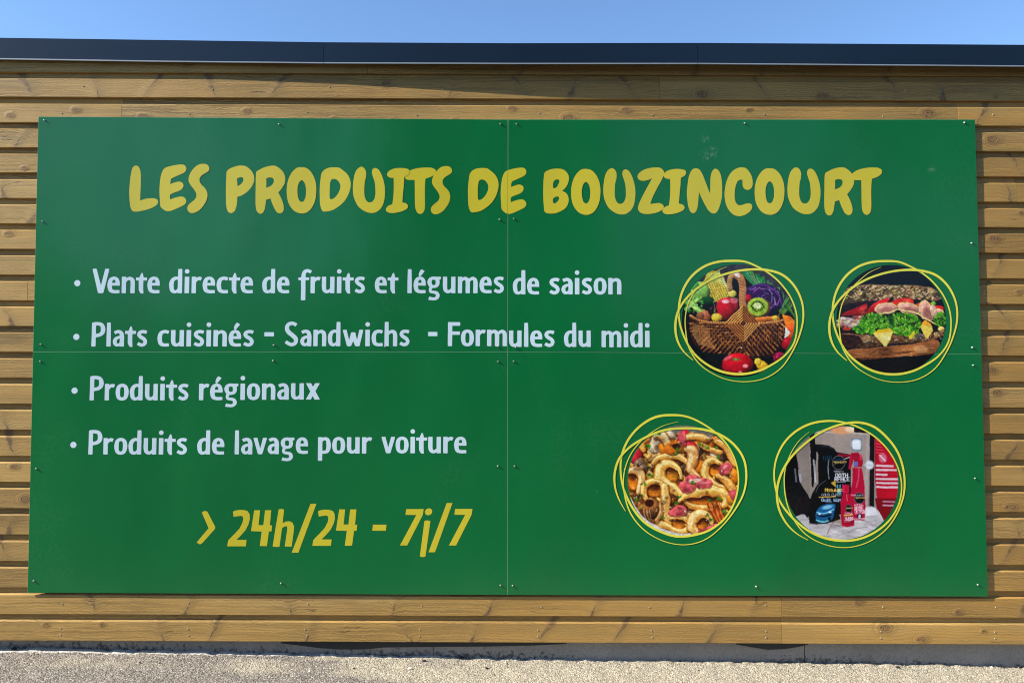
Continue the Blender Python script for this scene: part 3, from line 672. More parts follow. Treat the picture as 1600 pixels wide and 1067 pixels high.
# ---- body glyphs: ribbons (x, y, width) and polygons, units of 1/8 photo pixel, y up from the baseline
BG = {
'o': (155, 11, 11, [('R1', [(77,188,40),(115,172,46),(129,130,54),(129,75,54),(115,32,46),(77,17,40),(39,32,46),(26,75,54),(26,130,54),(39,172,46)])]),
'n': (163, 14, 13, [('r', [(27,0,54),(27,205,54)]), ('R', [(34,140,34),(62,172,36),(98,184,42),(128,168,50),(136,130,54),(136,65,54),(136,0,54)])]),
'm': (248, 15, 16, [('r', [(27,0,54),(27,205,54)]), ('R', [(34,145,34),(58,172,36),(88,184,42),(116,168,50),(124,130,54),(124,65,54),(124,0,54)]), ('R', [(132,145,34),(156,172,36),(186,184,42),(213,168,50),(221,130,54),(221,65,54),(221,0,54)])]),
'u': (158, 14, 15, [('R', [(27,205,54),(27,140,54),(27,75,54),(36,34,48),(66,19,40),(96,30,36),(122,60,34)]), ('r', [(131,0,54),(131,205,54)])]),
'h': (160, 14, 13, [('r', [(26,0,54),(26,150,54),(25,303,48)]), ('R', [(34,140,34),(62,172,36),(96,184,42),(125,168,50),(133,130,54),(133,65,54),(133,0,54)])]),
'r': (125, 14, 2, [('r', [(27,0,54),(27,205,54)]), ('R', [(34,135,34),(58,168,38),(88,184,42),(118,176,46)])]),
'i': (57, 15, 15, [('r', [(28,0,56),(28,205,56)]), ('o', (28,272,29))]),
'l': (55, 15, 15, [('r', [(28,0,54),(28,150,54),(27,300,46)])]),
'd': (157, 9, 15, [('r', [(130,0,54),(130,150,54),(131,303,48)]), ('R', [(124,176,34),(85,188,38),(48,172,46),(27,130,54),(27,75,54),(38,32,48),(68,17,38),(98,28,34),(120,55,32)])]),
'p': (157, 16, 11, [('r', [(27,-90,54),(27,205,54)]), ('R', [(34,150,34),(60,178,36),(88,186,40),(118,172,46),(130,130,54),(130,75,54),(116,32,46),(80,18,40),(36,20,38)])]),
'e': (148, 11, 12, [('r', [(40,111,34),(148,111,34)]), ('R', [(122,94,52),(122,138,52),(108,175,44),(77,188,38),(42,172,46),(26,130,54),(26,75,54),(40,34,48),(80,19,40),(115,19,40),(148,21,38)])]),
'c': (138, 11, 9, [('R', [(133,176,42),(85,187,40),(42,170,46),(26,130,54),(26,75,54),(40,34,48),(80,19,40),(110,19,40),(137,21,40)])]),
's': (137, 10, 8, [('R', [(126,176,44),(85,187,40),(42,176,44),(29,150,46),(45,124,46),(92,94,46),(110,65,46),(100,32,44),(62,19,42),(14,40,40)])]),
'a': (141, 10, 12, [('R', [(20,170,42),(62,187,40),(98,176,46),(113,140,54),(114,70,54),(114,0,54)]), ('R', [(105,118,34),(64,112,36),(34,92,44),(25,58,50),(38,26,42),(66,19,36),(92,34,32),(108,60,30)])]),
't': (137, -1, -1, [('r', [(0,177,38),(137,177,38)]), ('p', [(36,45),(35,175),(50,215),(66,252),(82,252),(92,215),(92,60),(97,-3),(66,-6),(48,18)])]),
'f': (170, -20, -31, [('r', [(0,180,34),(135,180,34)]), ('R', [(62,-88,56),(62,60,55),(62,205,54),(72,258,46),(108,281,42),(160,264,40)])]),
'g': (169, 11, 11, [('R1', [(77,188,38),(115,174,42),(128,140,50),(118,98,44),(77,82,36),(38,98,46),(26,140,54),(38,174,44)]), ('r', [(85,190,30),(169,190,30)]), ('r', [(125,176,30),(160,182,24)]),
             ('R', [(52,82,40),(36,52,36),(40,20,34),(80,12,36),(118,0,42),(130,-34,48),(108,-66,38),(60,-70,36),(17,-62,44)])]),
'v': (170, 0, -1, [('p', [(0,200),(10,205),(50,205),(86,70),(120,205),(160,205),(170,200),(114,5),(104,0),(68,0),(58,5)])]),
'w': (260, 14, 12, [('p', [(0,200),(8,205),(48,205),(82,75),(105,168),(112,174),(154,174),(160,168),(182,75),(210,205),(250,205),(260,200),(215,4),(206,0),(166,0),(158,5),(134,65),(108,5),(100,0),(62,0),(54,5)])]),
'x': (173, 8, 8, [('p', [(0,205),(62,205),(173,0),(108,0)]), ('p', [(112,205),(170,205),(62,0),(0,0)])]),
'V': (208, 10, -27, [('p', [(0,298),(8,305),(50,305),(108,95),(157,305),(200,305),(208,300),(142,8),(130,0),(82,0),(72,8)])]),
'P': (170, 14, 2, [('r', [(26,0,52),(28,300,52)]), ('R', [(20,284,40),(75,285,42),(122,272,46),(141,230,56),(136,178,54),(100,146,44),(40,136,42)])]),
'S': (180, 10, 13, [('R', [(152,262,46),(105,286,42),(52,272,46),(32,230,52),(50,180,54),(105,135,54),(148,88,54),(140,40,48),(90,20,44),(18,56,42)])]),
'F': (155, 14, 0, [('r', [(26,0,54),(27,300,54)]), ('r', [(2,277,46),(153,277,46)]), ('r', [(30,162,42),(150,162,42)])]),
'-': (120, 0, 0, [('r', [(0,152,53),(120,152,53)])]),
'•': (80, 0, 0, [('o', (40,0,39))]),
}
BG['é'] = (148, 11, 12, BG['e'][3] + [('p', [(58,224),(72,208),(88,216),(135,276),(98,298),(84,290),(66,256)])])
def ribbon(pts):
    P = pts[:, :2]; T = np.gradient(P, axis=0); T /= np.maximum(np.linalg.norm(T, axis=1, keepdims=True), 1e-6)
    N = np.stack([-T[:, 1], T[:, 0]], 1)*pts[:, 2:3]/2
    return P+N, P-N
def contours(F, x0, y0, h):
    """marching squares at 0.5 -> closed loops (outer and holes)"""
    nx, ny = F.shape; seg = {}
    def ip(a, b, fa, fb): t = (.5-fa)/(fb-fa); return t
    B = F > .5
    code = B[:-1, :-1]*1 + B[1:, :-1]*2 + B[1:, 1:]*4 + B[:-1, 1:]*8
    tab = {1: [(3, 0)], 2: [(0, 1)], 3: [(3, 1)], 4: [(1, 2)], 5: [(3, 2), (1, 0)], 6: [(0, 2)], 7: [(3, 2)], 8: [(2, 3)], 9: [(2, 0)], 10: [(0, 3), (2, 1)], 11: [(2, 1)], 12: [(1, 3)], 13: [(1, 0)], 14: [(0, 3)]}
    pos = {}
    for i, j in zip(*np.nonzero((code > 0) & (code < 15))):
        def edge(e):
            if e == 0: k = ('h', i, j); a, b = F[i, j], F[i+1, j]; t = (.5-a)/(b-a); pos[k] = (i+t, j)
            elif e == 2: k = ('h', i, j+1); a, b = F[i, j+1], F[i+1, j+1]; t = (.5-a)/(b-a); pos[k] = (i+t, j+1)
            elif e == 3: k = ('v', i, j); a, b = F[i, j], F[i, j+1]; t = (.5-a)/(b-a); pos[k] = (i, j+t)
            else: k = ('v', i+1, j); a, b = F[i+1, j], F[i+1, j+1]; t = (.5-a)/(b-a); pos[k] = (i+1, j+t)
            return k
        for a, b in tab[int(code[i, j])]: seg[edge(a)] = edge(b)
    loops = []
    while seg:
        s = next(iter(seg)); L = []; k = s
        while k in seg:
            L.append(pos[k]); k = seg.pop(k)
        L = np.array(L)*h + np.array([x0, y0])
        # thin out nearly straight runs
        keep = []
        last = L[-1]
        n = len(L); i = 0
        while i < n:
            j = i+1
            while j < n and j-i < 14:
                d = L[j]-L[i]; ln = np.linalg.norm(d)
                if ln > 0:
                    dev = np.abs((L[i:j+1, 0]-L[i, 0])*d[1]-(L[i:j+1, 1]-L[i, 1])*d[0])/ln
                    if dev.max() > .55: break
                j += 1
            keep.append(L[i]); i = j-1 if j-1 > i else i+1
            if i >= n-1: break
        if len(keep) >= 3: loops.append(np.array(keep))
    return loops
def raster_glyph(items, pad=30, h=2.5):
    polys = []
    for t, d in items:
        if t == 'o': polys.append([(d[0]+d[2]*math.cos(a), d[1]+d[2]*math.sin(a)) for a in np.linspace(0, 2*math.pi, 28, endpoint=False)])
        elif t == 'p': polys.append(d)
        else:
            pts = crs(d, closed=(t == 'R1'), step=6 if t != 'r' else 2)
            if t == 'R1': pts = np.vstack([pts, pts[:1]])
            if t == 'r': pts = np.array(d, float)
            if len(pts) == 2: pts = np.array([pts[0], (pts[0]+pts[1])/2, pts[1]])
            if t == 'R1':
                P = pts[:-1, :2]; T = np.roll(P, -1, 0)-np.roll(P, 1, 0); T /= np.linalg.norm(T, axis=1, keepdims=True)
                N = np.stack([-T[:, 1], T[:, 0]], 1)*pts[:-1, 2:3]/2; A = P+N; B = P-N; A = np.vstack([A, A[:1]]); B = np.vstack([B, B[:1]])
            else: A, B = ribbon(pts)
            for i in range(len(A)-1): polys.append([A[i], A[i+1], B[i+1], B[i]])
    allp = np.vstack([np.array(p) for p in polys]); x0, y0 = allp.min(0)-pad*.4; x1, y1 = allp.max(0)+pad*.4
    hs = h/2; X, Y = np.meshgrid(np.arange(x0, x1, hs), np.arange(y0, y1, hs), indexing='ij'); M = np.zeros(X.shape, bool)
    for p in polys:
        p = np.array(p); a = p.min(0); b = p.max(0)
        i0 = max(int((a[0]-x0)/hs)-1, 0); i1 = int((b[0]-x0)/hs)+3; j0 = max(int((a[1]-y0)/hs)-1, 0); j1 = int((b[1]-y0)/hs)+3
        M[i0:i1, j0:j1] |= inpoly(X[i0:i1, j0:j1], Y[i0:i1, j0:j1], p)
    F = M.astype(float)
    for _ in range(4):      # small blur: rounds the corners of the letter a touch
        F = (F+np.roll(F, 1, 0)+np.roll(F, -1, 0))/3; F = (F+np.roll(F, 1, 1)+np.roll(F, -1, 1))/3
    F = F[::2, ::2]
    return contours(F, x0, y0, h)
SC = un(501, 500)[0]-un(500, 500)[0]      # metres per photo pixel near the middle of the sign
gcache = {}
def gmesh(g, mat):
    if g not in gcache:
        gcache[g] = flat_mesh('letter', [L/8*SC for L in raster_glyph(BG[g][3])], mat)
    return gcache[g]
def word(txt, x0, x1, base, base2=None):
    w_ = 0; pos = []
    for i, g in enumerate(txt):
        a = BG[g]
        if i: w_ += BG[txt[i-1]][2] + a[1]
        pos.append(w_); w_ += a[0]
    tail = {'f': 0}.get(txt[-1], 0)
    k = (x1-x0)/w_
    for i, (g, p) in enumerate(zip(txt, pos)):
        t = p/w_; bb = base + ((base2-base)*t if base2 else 0)
        X, Z = un(x0+p*k, bb); X2, _ = un(x0+(p+BG[g][0])*k, bb); Z2 = un(x0+p*k, bb-25.6)[1]
        o = bpy.data.objects.new('letter' if g not in '-•' else ('dash' if g == '-' else 'bullet'), gmesh(g, PALEBLUE)); 
        o.scale = ((X2-X)/(BG[g][0]/8*SC), 1, (Z2-Z)/(25.6*SC)); o.location = (X, -.0005, Z); link(o, sgn)
for t in [('Vente',143.9,249.2,458.1),('directe',264.4,395,458.1),('de',409.8,451.9,458.1),('fruits',466,570.6,458.1),('et',586,622.3,458.1),('légumes',636.5,787.8,458.1),('de',801.6,842.3,460),('saison',857.8,970.9,460),
          ('Plats',142.8,230.3,541.4),('cuisinés',246.3,396.9,541.3),('-',412.9,427.9,541.2),('Sandwichs',444,640.3,540.8),('-',669,683.3,540.8),('Form',699.8,792.1,540.7),('ules',795.4,866.9,541.9),('du',881.5,923.1,542),('midi',940,1015,542.4),
          ('Produits',140,294.8,625.3),('régionaux',310.8,499.9,625,624),
          ('Produits',138,292.5,709.8),('de',308.3,350.2,709.8),('lavage',366.5,481,709.6,708.6),('pour',496.8,581.3,708.4),('voiture',595.8,728.6,707.8)]:
    word(*t)
for u, vv in [(120.9,442.5),(119.4,526.3),(116.6,610.2),(114.8,694.8)]: word('•', u-5, u+5, vv)
# ---- last line, slanted
def P7(pts, ox, smooth=False): return [[(ox+x/6.667, 780+y/6.667) for x, y in pts]]
two = [(460,125),(490,114),(530,108),(575,110),(615,122),(634,155),(636,205),(622,260),(590,320),(540,378),(497,420),(602,420),(595,487),(400,487),(410,430),(420,415),(470,365),(530,300),(560,240),(569,198),(560,175),(540,170),(468,181)]
four = [(682,112),(743,112),(727,267),(777,267),(795,112),(860,112),(845,268),(868,270),(862,330),(835,333),(814,485),(740,484),(760,333),(648,329)]
def mv(p, ax0, ax1, ay0, ay1):
    a = np.array(p, float); mn = a.min(0); mx = a.max(0); q = (a-mn)/(mx-mn); return [(ax0+x*(ax1-ax0), ay0+y*(ay1-ay0)) for x, y in q]
LAST = [P7([(137,138),(148,126),(172,118),(195,128),(276,285),(274,305),(140,455),(115,467),(82,447),(207,298)], 295), P7(two, 295), P7(four, 295),
        P7([(937,103),(965,98),(993,105),(978,247),(1010,230),(1045,226),(1080,240),(1098,280),(1094,330),(1072,490),(1000,489),(1027,300),(1020,277),(1000,280),(972,298),(945,492),(910,494),(874,488),(905,290)], 295),
        P7([(1268,45),(1330,45),(1142,553),(1072,553)], 295), P7(mv(two, 1287, 1522, 105, 482), 295), P7(mv(four, 33, 255, 103, 481), 520),
        P7([(418,262),(560,262),(553,325),(412,325)], 520), P7([(765,100),(947,100),(938,160),(775,478),(700,478),(870,162),(757,160)], 520),
        P7([(955,222),(985,217),(1017,226),(965,594),(935,600),(907,592)], 520) + P7([(998+38*math.cos(a)-4*math.sin(a), 128+36*math.sin(a)) for a in np.linspace(0, 6.28, 24, endpoint=False)], 520),
        P7([(1187,37),(1247,37),(1065,549),(997,549)], 520), P7(mv([(765,100),(947,100),(938,160),(775,478),(700,478),(870,162),(757,160)], 1210, 1455, 98, 478), 520)]
for i, G in enumerate(LAST):
    W = [np.array([un(*p) for p in L]) for L in G]; cc = W[0].mean(0)
    o = bpy.data.objects.new('dash' if i == 7 else ('slash' if i in (4, 10) else 'letter'), flat_mesh('letter', [a-cc for a in W], YELLOW)); o.location = (cc[0], -.0005, cc[1]); link(o, sgn)

# ------------------------------------------------------------------ printed round pictures
NP = 250
class Paint:
    """a small colour canvas in the units of the picture (about 1000 across); it ends up as the print colour of the disc"""
    def __init__(s, size, seed, res=500):
        s.res = res; s.size = size; s.k = size/res; g = (np.arange(res)+.5)*s.k
        s.X, s.Y = np.meshgrid(g, g, indexing='xy'); s.C = np.zeros((res, res, 3)); s.r = np.random.default_rng(seed); s.seed = seed
    def noise(s, f, sd=0, ax=1.0): return vnoise(s.X*ax, s.Y, f, s.seed*100+sd)
    def put(s, m, col, sl=None):
        col = np.asarray(col, float)
        if sl is None: s.C = s.C*(1-m[..., None]) + col*m[..., None]
        else: s.C[sl] = s.C[sl]*(1-m[..., None]) + col*m[..., None]
    def win(s, x0, y0, x1, y1):
        a = max(int(y0/s.k)-2, 0); b = min(int(y1/s.k)+3, s.res); c_ = max(int(x0/s.k)-2, 0); d = min(int(x1/s.k)+3, s.res)
        return (slice(a, max(b, a)), slice(c_, max(d, c_)))
    def ell(s, cx, cy, rx, ry, col, rot=0, soft=4, lx=-.25, ly=-.45, shade=.0, hi=0, a=1):
        R = max(rx, ry)+soft; sl = s.win(cx-R, cy-R, cx+R, cy+R); X, Y = s.X[sl]-cx, s.Y[sl]-cy
        if X.size == 0: return
        t = R_(rot); u = (X*math.cos(t)+Y*math.sin(t))/rx; v = (-X*math.sin(t)+Y*math.cos(t))/ry
        d = np.sqrt(u*u+v*v); m = np.clip((1-d)*min(rx, ry)/soft+.5, 0, 1)*a
        cc = np.broadcast_to(np.asarray(col, float), X.shape+(3,)).copy()
        if shade:
            f = 1 + shade*(lx*X/rx+ly*Y/ry)*1.6 - shade*.55*np.clip(d, 0, 1)**3
            cc = cc*f[..., None]
        if hi:
            hx, hy = lx*rx*1.1, ly*ry*1.0; q = np.exp(-(((X-hx)/(rx*.20))**2+((Y-hy)/(ry*.14))**2)); cc = cc+(255-cc)*(hi*q)[..., None]
        s.put(m, np.clip(cc, 0, 255), sl)
    def poly(s, pts, col, soft=0, tex=0, f=.02, ax=1.0, grad=None, smooth=False, a=1):
        p = np.array(pts, float)
        if smooth: p = crs([tuple(q) for q in p], True, 5)
        sl = s.win(*p.min(0), *p.max(0)); X, Y = s.X[sl], s.Y[sl]
        if X.size == 0: return
        m = inpoly(X, Y, p).astype(float)*a
        cc = np.broadcast_to(np.asarray(col, float), X.shape+(3,)).copy()
        if tex: cc = cc*(1+tex*(vnoise(X*ax, Y, f, s.seed*7+3)-.5)*2)[..., None]
        if grad: gx_, gy_, k = grad; q = (X-p[:, 0].mean())*gx_+(Y-p[:, 1].mean())*gy_; cc = cc*(1+k*np.clip(q/100, -1.6, 1.6))[..., None]
        s.put(m, np.clip(cc, 0, 255), sl)
    def line(s, pts, w, col, smooth=True, w2=None, a=1, edge=None, lit=0, wl=None):
        p = np.array(pts, float)[:, :2]
        if smooth and len(p) > 2: p = crs([tuple(q) for q in p], False, 6)
        n = len(p); W = np.interp(np.arange(n), [0, n-1], [w, w2 if w2 is not None else w])/2
        if wl is not None: W = np.interp(np.arange(n), np.linspace(0, n-1, len(wl)), wl)/2
        pad = max(W)+3; sl = s.win(p[:, 0].min()-pad, p[:, 1].min()-pad, p[:, 0].max()+pad, p[:, 1].max()+pad); X, Y = s.X[sl], s.Y[sl]
        if X.size == 0: return
        best = np.full(X.shape, 1e9); sd = np.zeros(X.shape)
        for i in range(n-1):
            ax_, ay = p[i]; dx, dy = p[i+1]-p[i]; L2 = dx*dx+dy*dy+1e-9
            t = np.clip(((X-ax_)*dx+(Y-ay)*dy)/L2, 0, 1); ex = X-ax_-t*dx; ey = Y-ay-t*dy
            d = np.sqrt(ex*ex+ey*ey)/(W[i]+t*(W[i+1]-W[i])+1e-6); u_ = d < best; best = np.where(u_, d, best); sd = np.where(u_, -(ey*.8+ex*.4)/(W[i]+1e-6), sd)
        m = np.clip((1-best)*max(W)/2.0+.5, 0, 1)*a
        cc = np.broadcast_to(np.asarray(col, float), X.shape+(3,)).copy()
        if lit: cc = cc*(1+lit*np.clip(sd, -1, 1))[..., None]
        if edge is not None: q = np.clip((best-.62)/.3, 0, 1)[..., None]; cc = cc*(1-q)+np.asarray(edge, float)*q
        s.put(m, np.clip(cc, 0, 255), sl)

def pic_basket():
    p = Paint(1100, 1); r = p.r
    p.C[:] = (10, 9, 9)
    p.poly([(100,60),(1000,60),(1000,470),(840,420),(600,200),(300,260),(150,330)], (58,56,60), tex=.2)
    # leek leaves
    for i in range(46):
        t = i/45; bx, by = 700+190*t, 300+190*t; ex, ey = 570+400*t+r.uniform(-12, 12), 165+ 40*t+220*t*t+r.uniform(-12, 12)
        p.line([(ex, ey), (bx, by)], r.uniform(9, 18), (r.uniform(20, 95), r.uniform(95, 165), r.uniform(50, 85)), smooth=False, a=.95)
    for i in range(24):
        t = i/23; p.line([(590+330*t, 150+200*t), (720+160*t, 320+130*t)], 3, (150, 205, 150) if i % 2 else (15, 60, 35), smooth=False, a=.8)
    # corn
    p.ell(385,285,85,130,(175,150,40),rot=-22,shade=.5)
    for i in range(9):
        for j in range(15):
            u_, v_ = (i-4)*17, (j-7)*16+ (8 if i % 2 else 0); t = R_(-22)
            x, y = 390+u_*math.cos(t)-v_*math.sin(t)*-1*-1, 290+u_*math.sin(t)+v_*math.cos(t)
            if (u_/80)**2+(v_/122)**2 < 1: p.ell(x, y, 9, 8.5, (225+r.uniform(-18, 15), 200+r.uniform(-25, 10), 70), shade=.6, hi=.5)
    for k in range(9): p.line([(310+k*12, 190-abs(k-3)*5), (345+k*9, 225), (330+k*16, 262)], 9, (185, 205, 110), w2=3)
    for k in range(12): p.line([(425+r.uniform(-5, 25), 200+r.uniform(-15, 30)), (455, 260+r.uniform(-20, 20)), (490, 300+r.uniform(-30, 30))], 2.5, (215, 220, 180), a=.8)
    # fennel and celery
    p.ell(262,325,75,80,(140,190,90),shade=.6,hi=.5); p.ell(225,280,30,38,(90,160,70),shade=.5)
    p.ell(318,385,50,32,(25,75,35),shade=.4)
    for i in range(16): p.line([(125+i*9+r.uniform(-8,8), 330+r.uniform(0,140)-i*2), (205, 415+r.uniform(-10,20)), (255+r.uniform(-10,40), 470+r.uniform(-22,22))], r.uniform(9, 20), (r.uniform(120,185), r.uniform(180,225), r.uniform(80,135)), w2=9, lit=.3)
    for i in range(40): p.ell(120+r.uniform(0,160), 340+r.uniform(0,130), r.uniform(5,12), r.uniform(4,9), (r.uniform(60,140), r.uniform(140,195), r.uniform(50,90)), rot=r.uniform(0,180), a=.8)
    # red cabbage
    p.ell(742,385,148,128,(52,22,72),shade=.4)
    for i in range(85):
        a = r.uniform(0, 6.28); q = r.uniform(.15, .95); x = 742+148*q*math.cos(a); y = 385+128*q*math.sin(a); b = a+1.57+r.uniform(-.5,.5); L = r.uniform(14, 34)
        p.line([(x-L*math.cos(b), y-L*math.sin(b)), (x+r.uniform(-8,8), y+r.uniform(-8,8)), (x+L*math.cos(b), y+L*math.sin(b))], r.uniform(2.5, 6), (r.uniform(110,185), r.uniform(80,150), r.uniform(150,200)) if r.random() < .45 else (r.uniform(30,90), 12, r.uniform(60,110)), a=.9)
    p.line([(615,300),(700,268),(800,285),(870,370),(880,450)], 9, (90,50,120))
    # fruit
    p.ell(505,335,34,28,(220,205,90),shade=.5,hi=.7)
    p.ell(627,372,24,34,(170,20,40),shade=.5)
    p.ell(468,425,82,62,(205,40,60),shade=.5,hi=.3); p.ell(455,465,72,74,(170,12,38),shade=.6); p.ell(520,385,34,22,(225,130,135),a=.7)
    p.ell(455,395,26,14,(245,225,215),a=.8)
    p.ell(300,505,46,46,(190,110,70),shade=.5,hi=.3); p.ell(262,505,30,36,(150,95,60),shade=.4)
    p.ell(357,462,36,38,(40,10,22),shade=.5,hi=.5); p.line([(370,480),(372,430),(360,390)], 4, (140,170,110))
    p.ell(388,515,42,34,(228,190,60),shade=.5,hi=.8); p.line([(385,490),(375,465),(385,440)], 4, (160,120,50))
    # kiwi
    p.ell(708,440,88,78,(120,95,50),shade=.4); p.ell(698,432,80,70,(165,190,60),shade=.15); p.ell(698,430,62,54,(120,165,40),a=.7)
    for i in range(26):
        a = i/26*6.283; p.line([(698+30*math.cos(a), 426+26*math.sin(a)), (698+70*math.cos(a), 428+60*math.sin(a))], 3, (195,215,110), smooth=False, a=.6)
        q = r.uniform(.85, 1.15); p.ell(698+42*q*math.cos(a), 427+35*q*math.sin(a), 5.5, 4, (28,25,12), rot=math.degrees(a))
    p.ell(697,424,26,21,(225,230,175))
    p.line([(690,535),(760,525),(850,520)], 42, (205,115,45), w2=30, lit=.4); p.ell(832,520,26,24,(215,175,50),shade=.4,hi=.5); p.line([(850,505),(868,480),(880,455)], 8, (120,110,40))
    # right side: squash and greens
    for i in range(9): p.line([(900+i*6, 425+i*4), (940+i*4, 470+i*4), (985, 505+i*5)], 11, (15+i*8, 70+i*7, 45), w2=7)
    p.poly([(885,490),(940,505),(990,550),(985,640),(940,660),(905,590)], (225,120,25), tex=.25, grad=(0,1,-.2)); p.ell(955,620,45,60,(225,90,30),shade=.4)
    p.poly([(895,560),(945,630),(905,680),(885,650)], (225,220,205))
    p.ell(925,715,48,48,(165,18,35),shade=.6,hi=.3); 
    p.ell(862,812,50,36,(120,20,50),shade=.4)
    for i in range(26): p.ell(862+r.uniform(-44,44), 812+r.uniform(-30,30), 7, 6, (r.uniform(160,215),40,90), shade=.5, hi=.4)
    # basket bowl
    B = [(185,505),(260,540),(420,555),(600,560),(780,555),(890,535),(905,640),(880,720),(830,790),(760,825),(640,815),(560,800),(430,790),(300,770),(220,720),(195,640)]
    p.poly(B, (52,27,13), smooth=True, tex=.3)
    for row in range(11):
        t = row/10
        for i in range(40):
            x = 190+ 18.0*i; yb = 560+t*235; cx_ = 560; sag = -((x-cx_)/370)**2*(60*t)
            if ((x-545)/(372-110*t**2)) **2 > 1: continue
            y = yb+sag; d = -1 if x < 590 else 1; sl_ = d*(9+16*t)
            c0 = r.uniform(.45, 1.15)
            if row % 2 == i % 2: p.line([(x-10, y-sl_*.5-3), (x+13, y+sl_*.5+3)], 9.5, (175*c0, 112*c0, 58*c0), smooth=False, lit=.55)
            elif t < .75: p.line([(x, y-11), (x+2*d, y+11)], 6, (150*c0, 92*c0, 48*c0), smooth=False, lit=.4)
    for i in range(12):
        x = 620+i*20; p.line([(x, 600+i*4), (x+40-i*2, 700+i*3), (x+60-i*4, 770)], 6, (70,35,18), a=.6)
    for i in range(14): p.line([(205+i*9, 560+i*3), (212+i*10, 640+i*4), (250+i*10, 715+i*3)], 6, (175+r.uniform(-40,30), 120, 72), a=.85, lit=.4)
    p.line([(190,500),(260,542),(420,556),(560,556),(620,560),(780,556),(888,536)], 20, (185,125,70), lit=.5)
    for i in range(36): x = 200+i*19; p.line([(x, 505+45*math.sin(min(max((x-190)/700,0),1)*3.14)), (x+7, 532+45*math.sin(min(max((x-190)/700,0),1)*3.14))], 3, (85,45,20), smooth=False, a=.8)
    # handle
    p.line([(490,300),(485,240),(500,200),(520,185)], 40, (170,130,80), lit=.4)
    p.line([(525,190),(565,215),(585,290),(582,380),(588,450)], 52, (190,130,80), lit=.5)
    for i in range(24):
        t = i/23; x, y = 548+ 36*min(t*3, 1), 190+255*t; p.line([(x-24, y+5), (x+24, y-4+ 4*t)], 4, (110,62,30), smooth=False, a=.85)
        p.line([(x-22, y+10), (x+22, y+2)], 3, (225,180,130), smooth=False, a=.5)
    p.ell(540,192,24,14,(225,225,225),rot=30,a=.8)
    # diamond of the basket's eye
    p.poly([(590,425),(705,565),(590,695),(455,562)], (110,62,26))
    for i in range(6):
        q = 1-i/6.3
        cxx, cyy = 588, 560
        for (ax_, ay), (bx, by), cc in (((-135,2),(2,-135),(200,140,72)), ((2,-135),(117,5),(150,92,42)), ((117,5),(2,135),(215,155,85)), ((2,135),(-135,2),(165,105,50))):
            p.line([(cxx+ax_*q, cyy+ay*q), (cxx+bx*q, cyy+by*q)], 13, cc, smooth=False, lit=.5)
            p.line([(cxx+ax_*(q-.08), cyy+ay*(q-.08)), (cxx+bx*(q-.08), cyy+by*(q-.08))], 8, (58,26,9), smooth=False)
    # foreground
    p.poly([(190,730),(300,780),(560,800),(820,820),(820,900),(560,980),(300,900)], (9,8,8), a=.85)
    p.ell(547,872,120,90,(185,20,36),shade=.65,hi=0); p.ell(500,900,80,60,(200,35,50),a=.35,soft=40); p.ell(603,880,20,14,(240,150,150),a=.9,soft=8); p.ell(565,925,14,9,(235,140,145),a=.8,soft=6); p.ell(470,820,40,14,(225,130,135),rot=-25,a=.7,soft=10)
    for a in range(7): b = a/7*6.28+.3; p.line([(532,832),(532+52*math.cos(b), 832+22*math.sin(b))], 8, (60,110,45), w2=2, smooth=False)
    p.ell(532,830,14,10,(95,150,70))
    p.line([(620,780),(680,828)], 7, (95,60,30), smooth=False)
    p.ell(735,885,56,38,(222,170,40),rot=35,shade=.5,hi=.6); p.ell(700,850,28,30,(225,190,60),shade=.3,hi=.4); p.ell(725,920,35,18,(190,110,30),rot=20,a=.6)
    return p

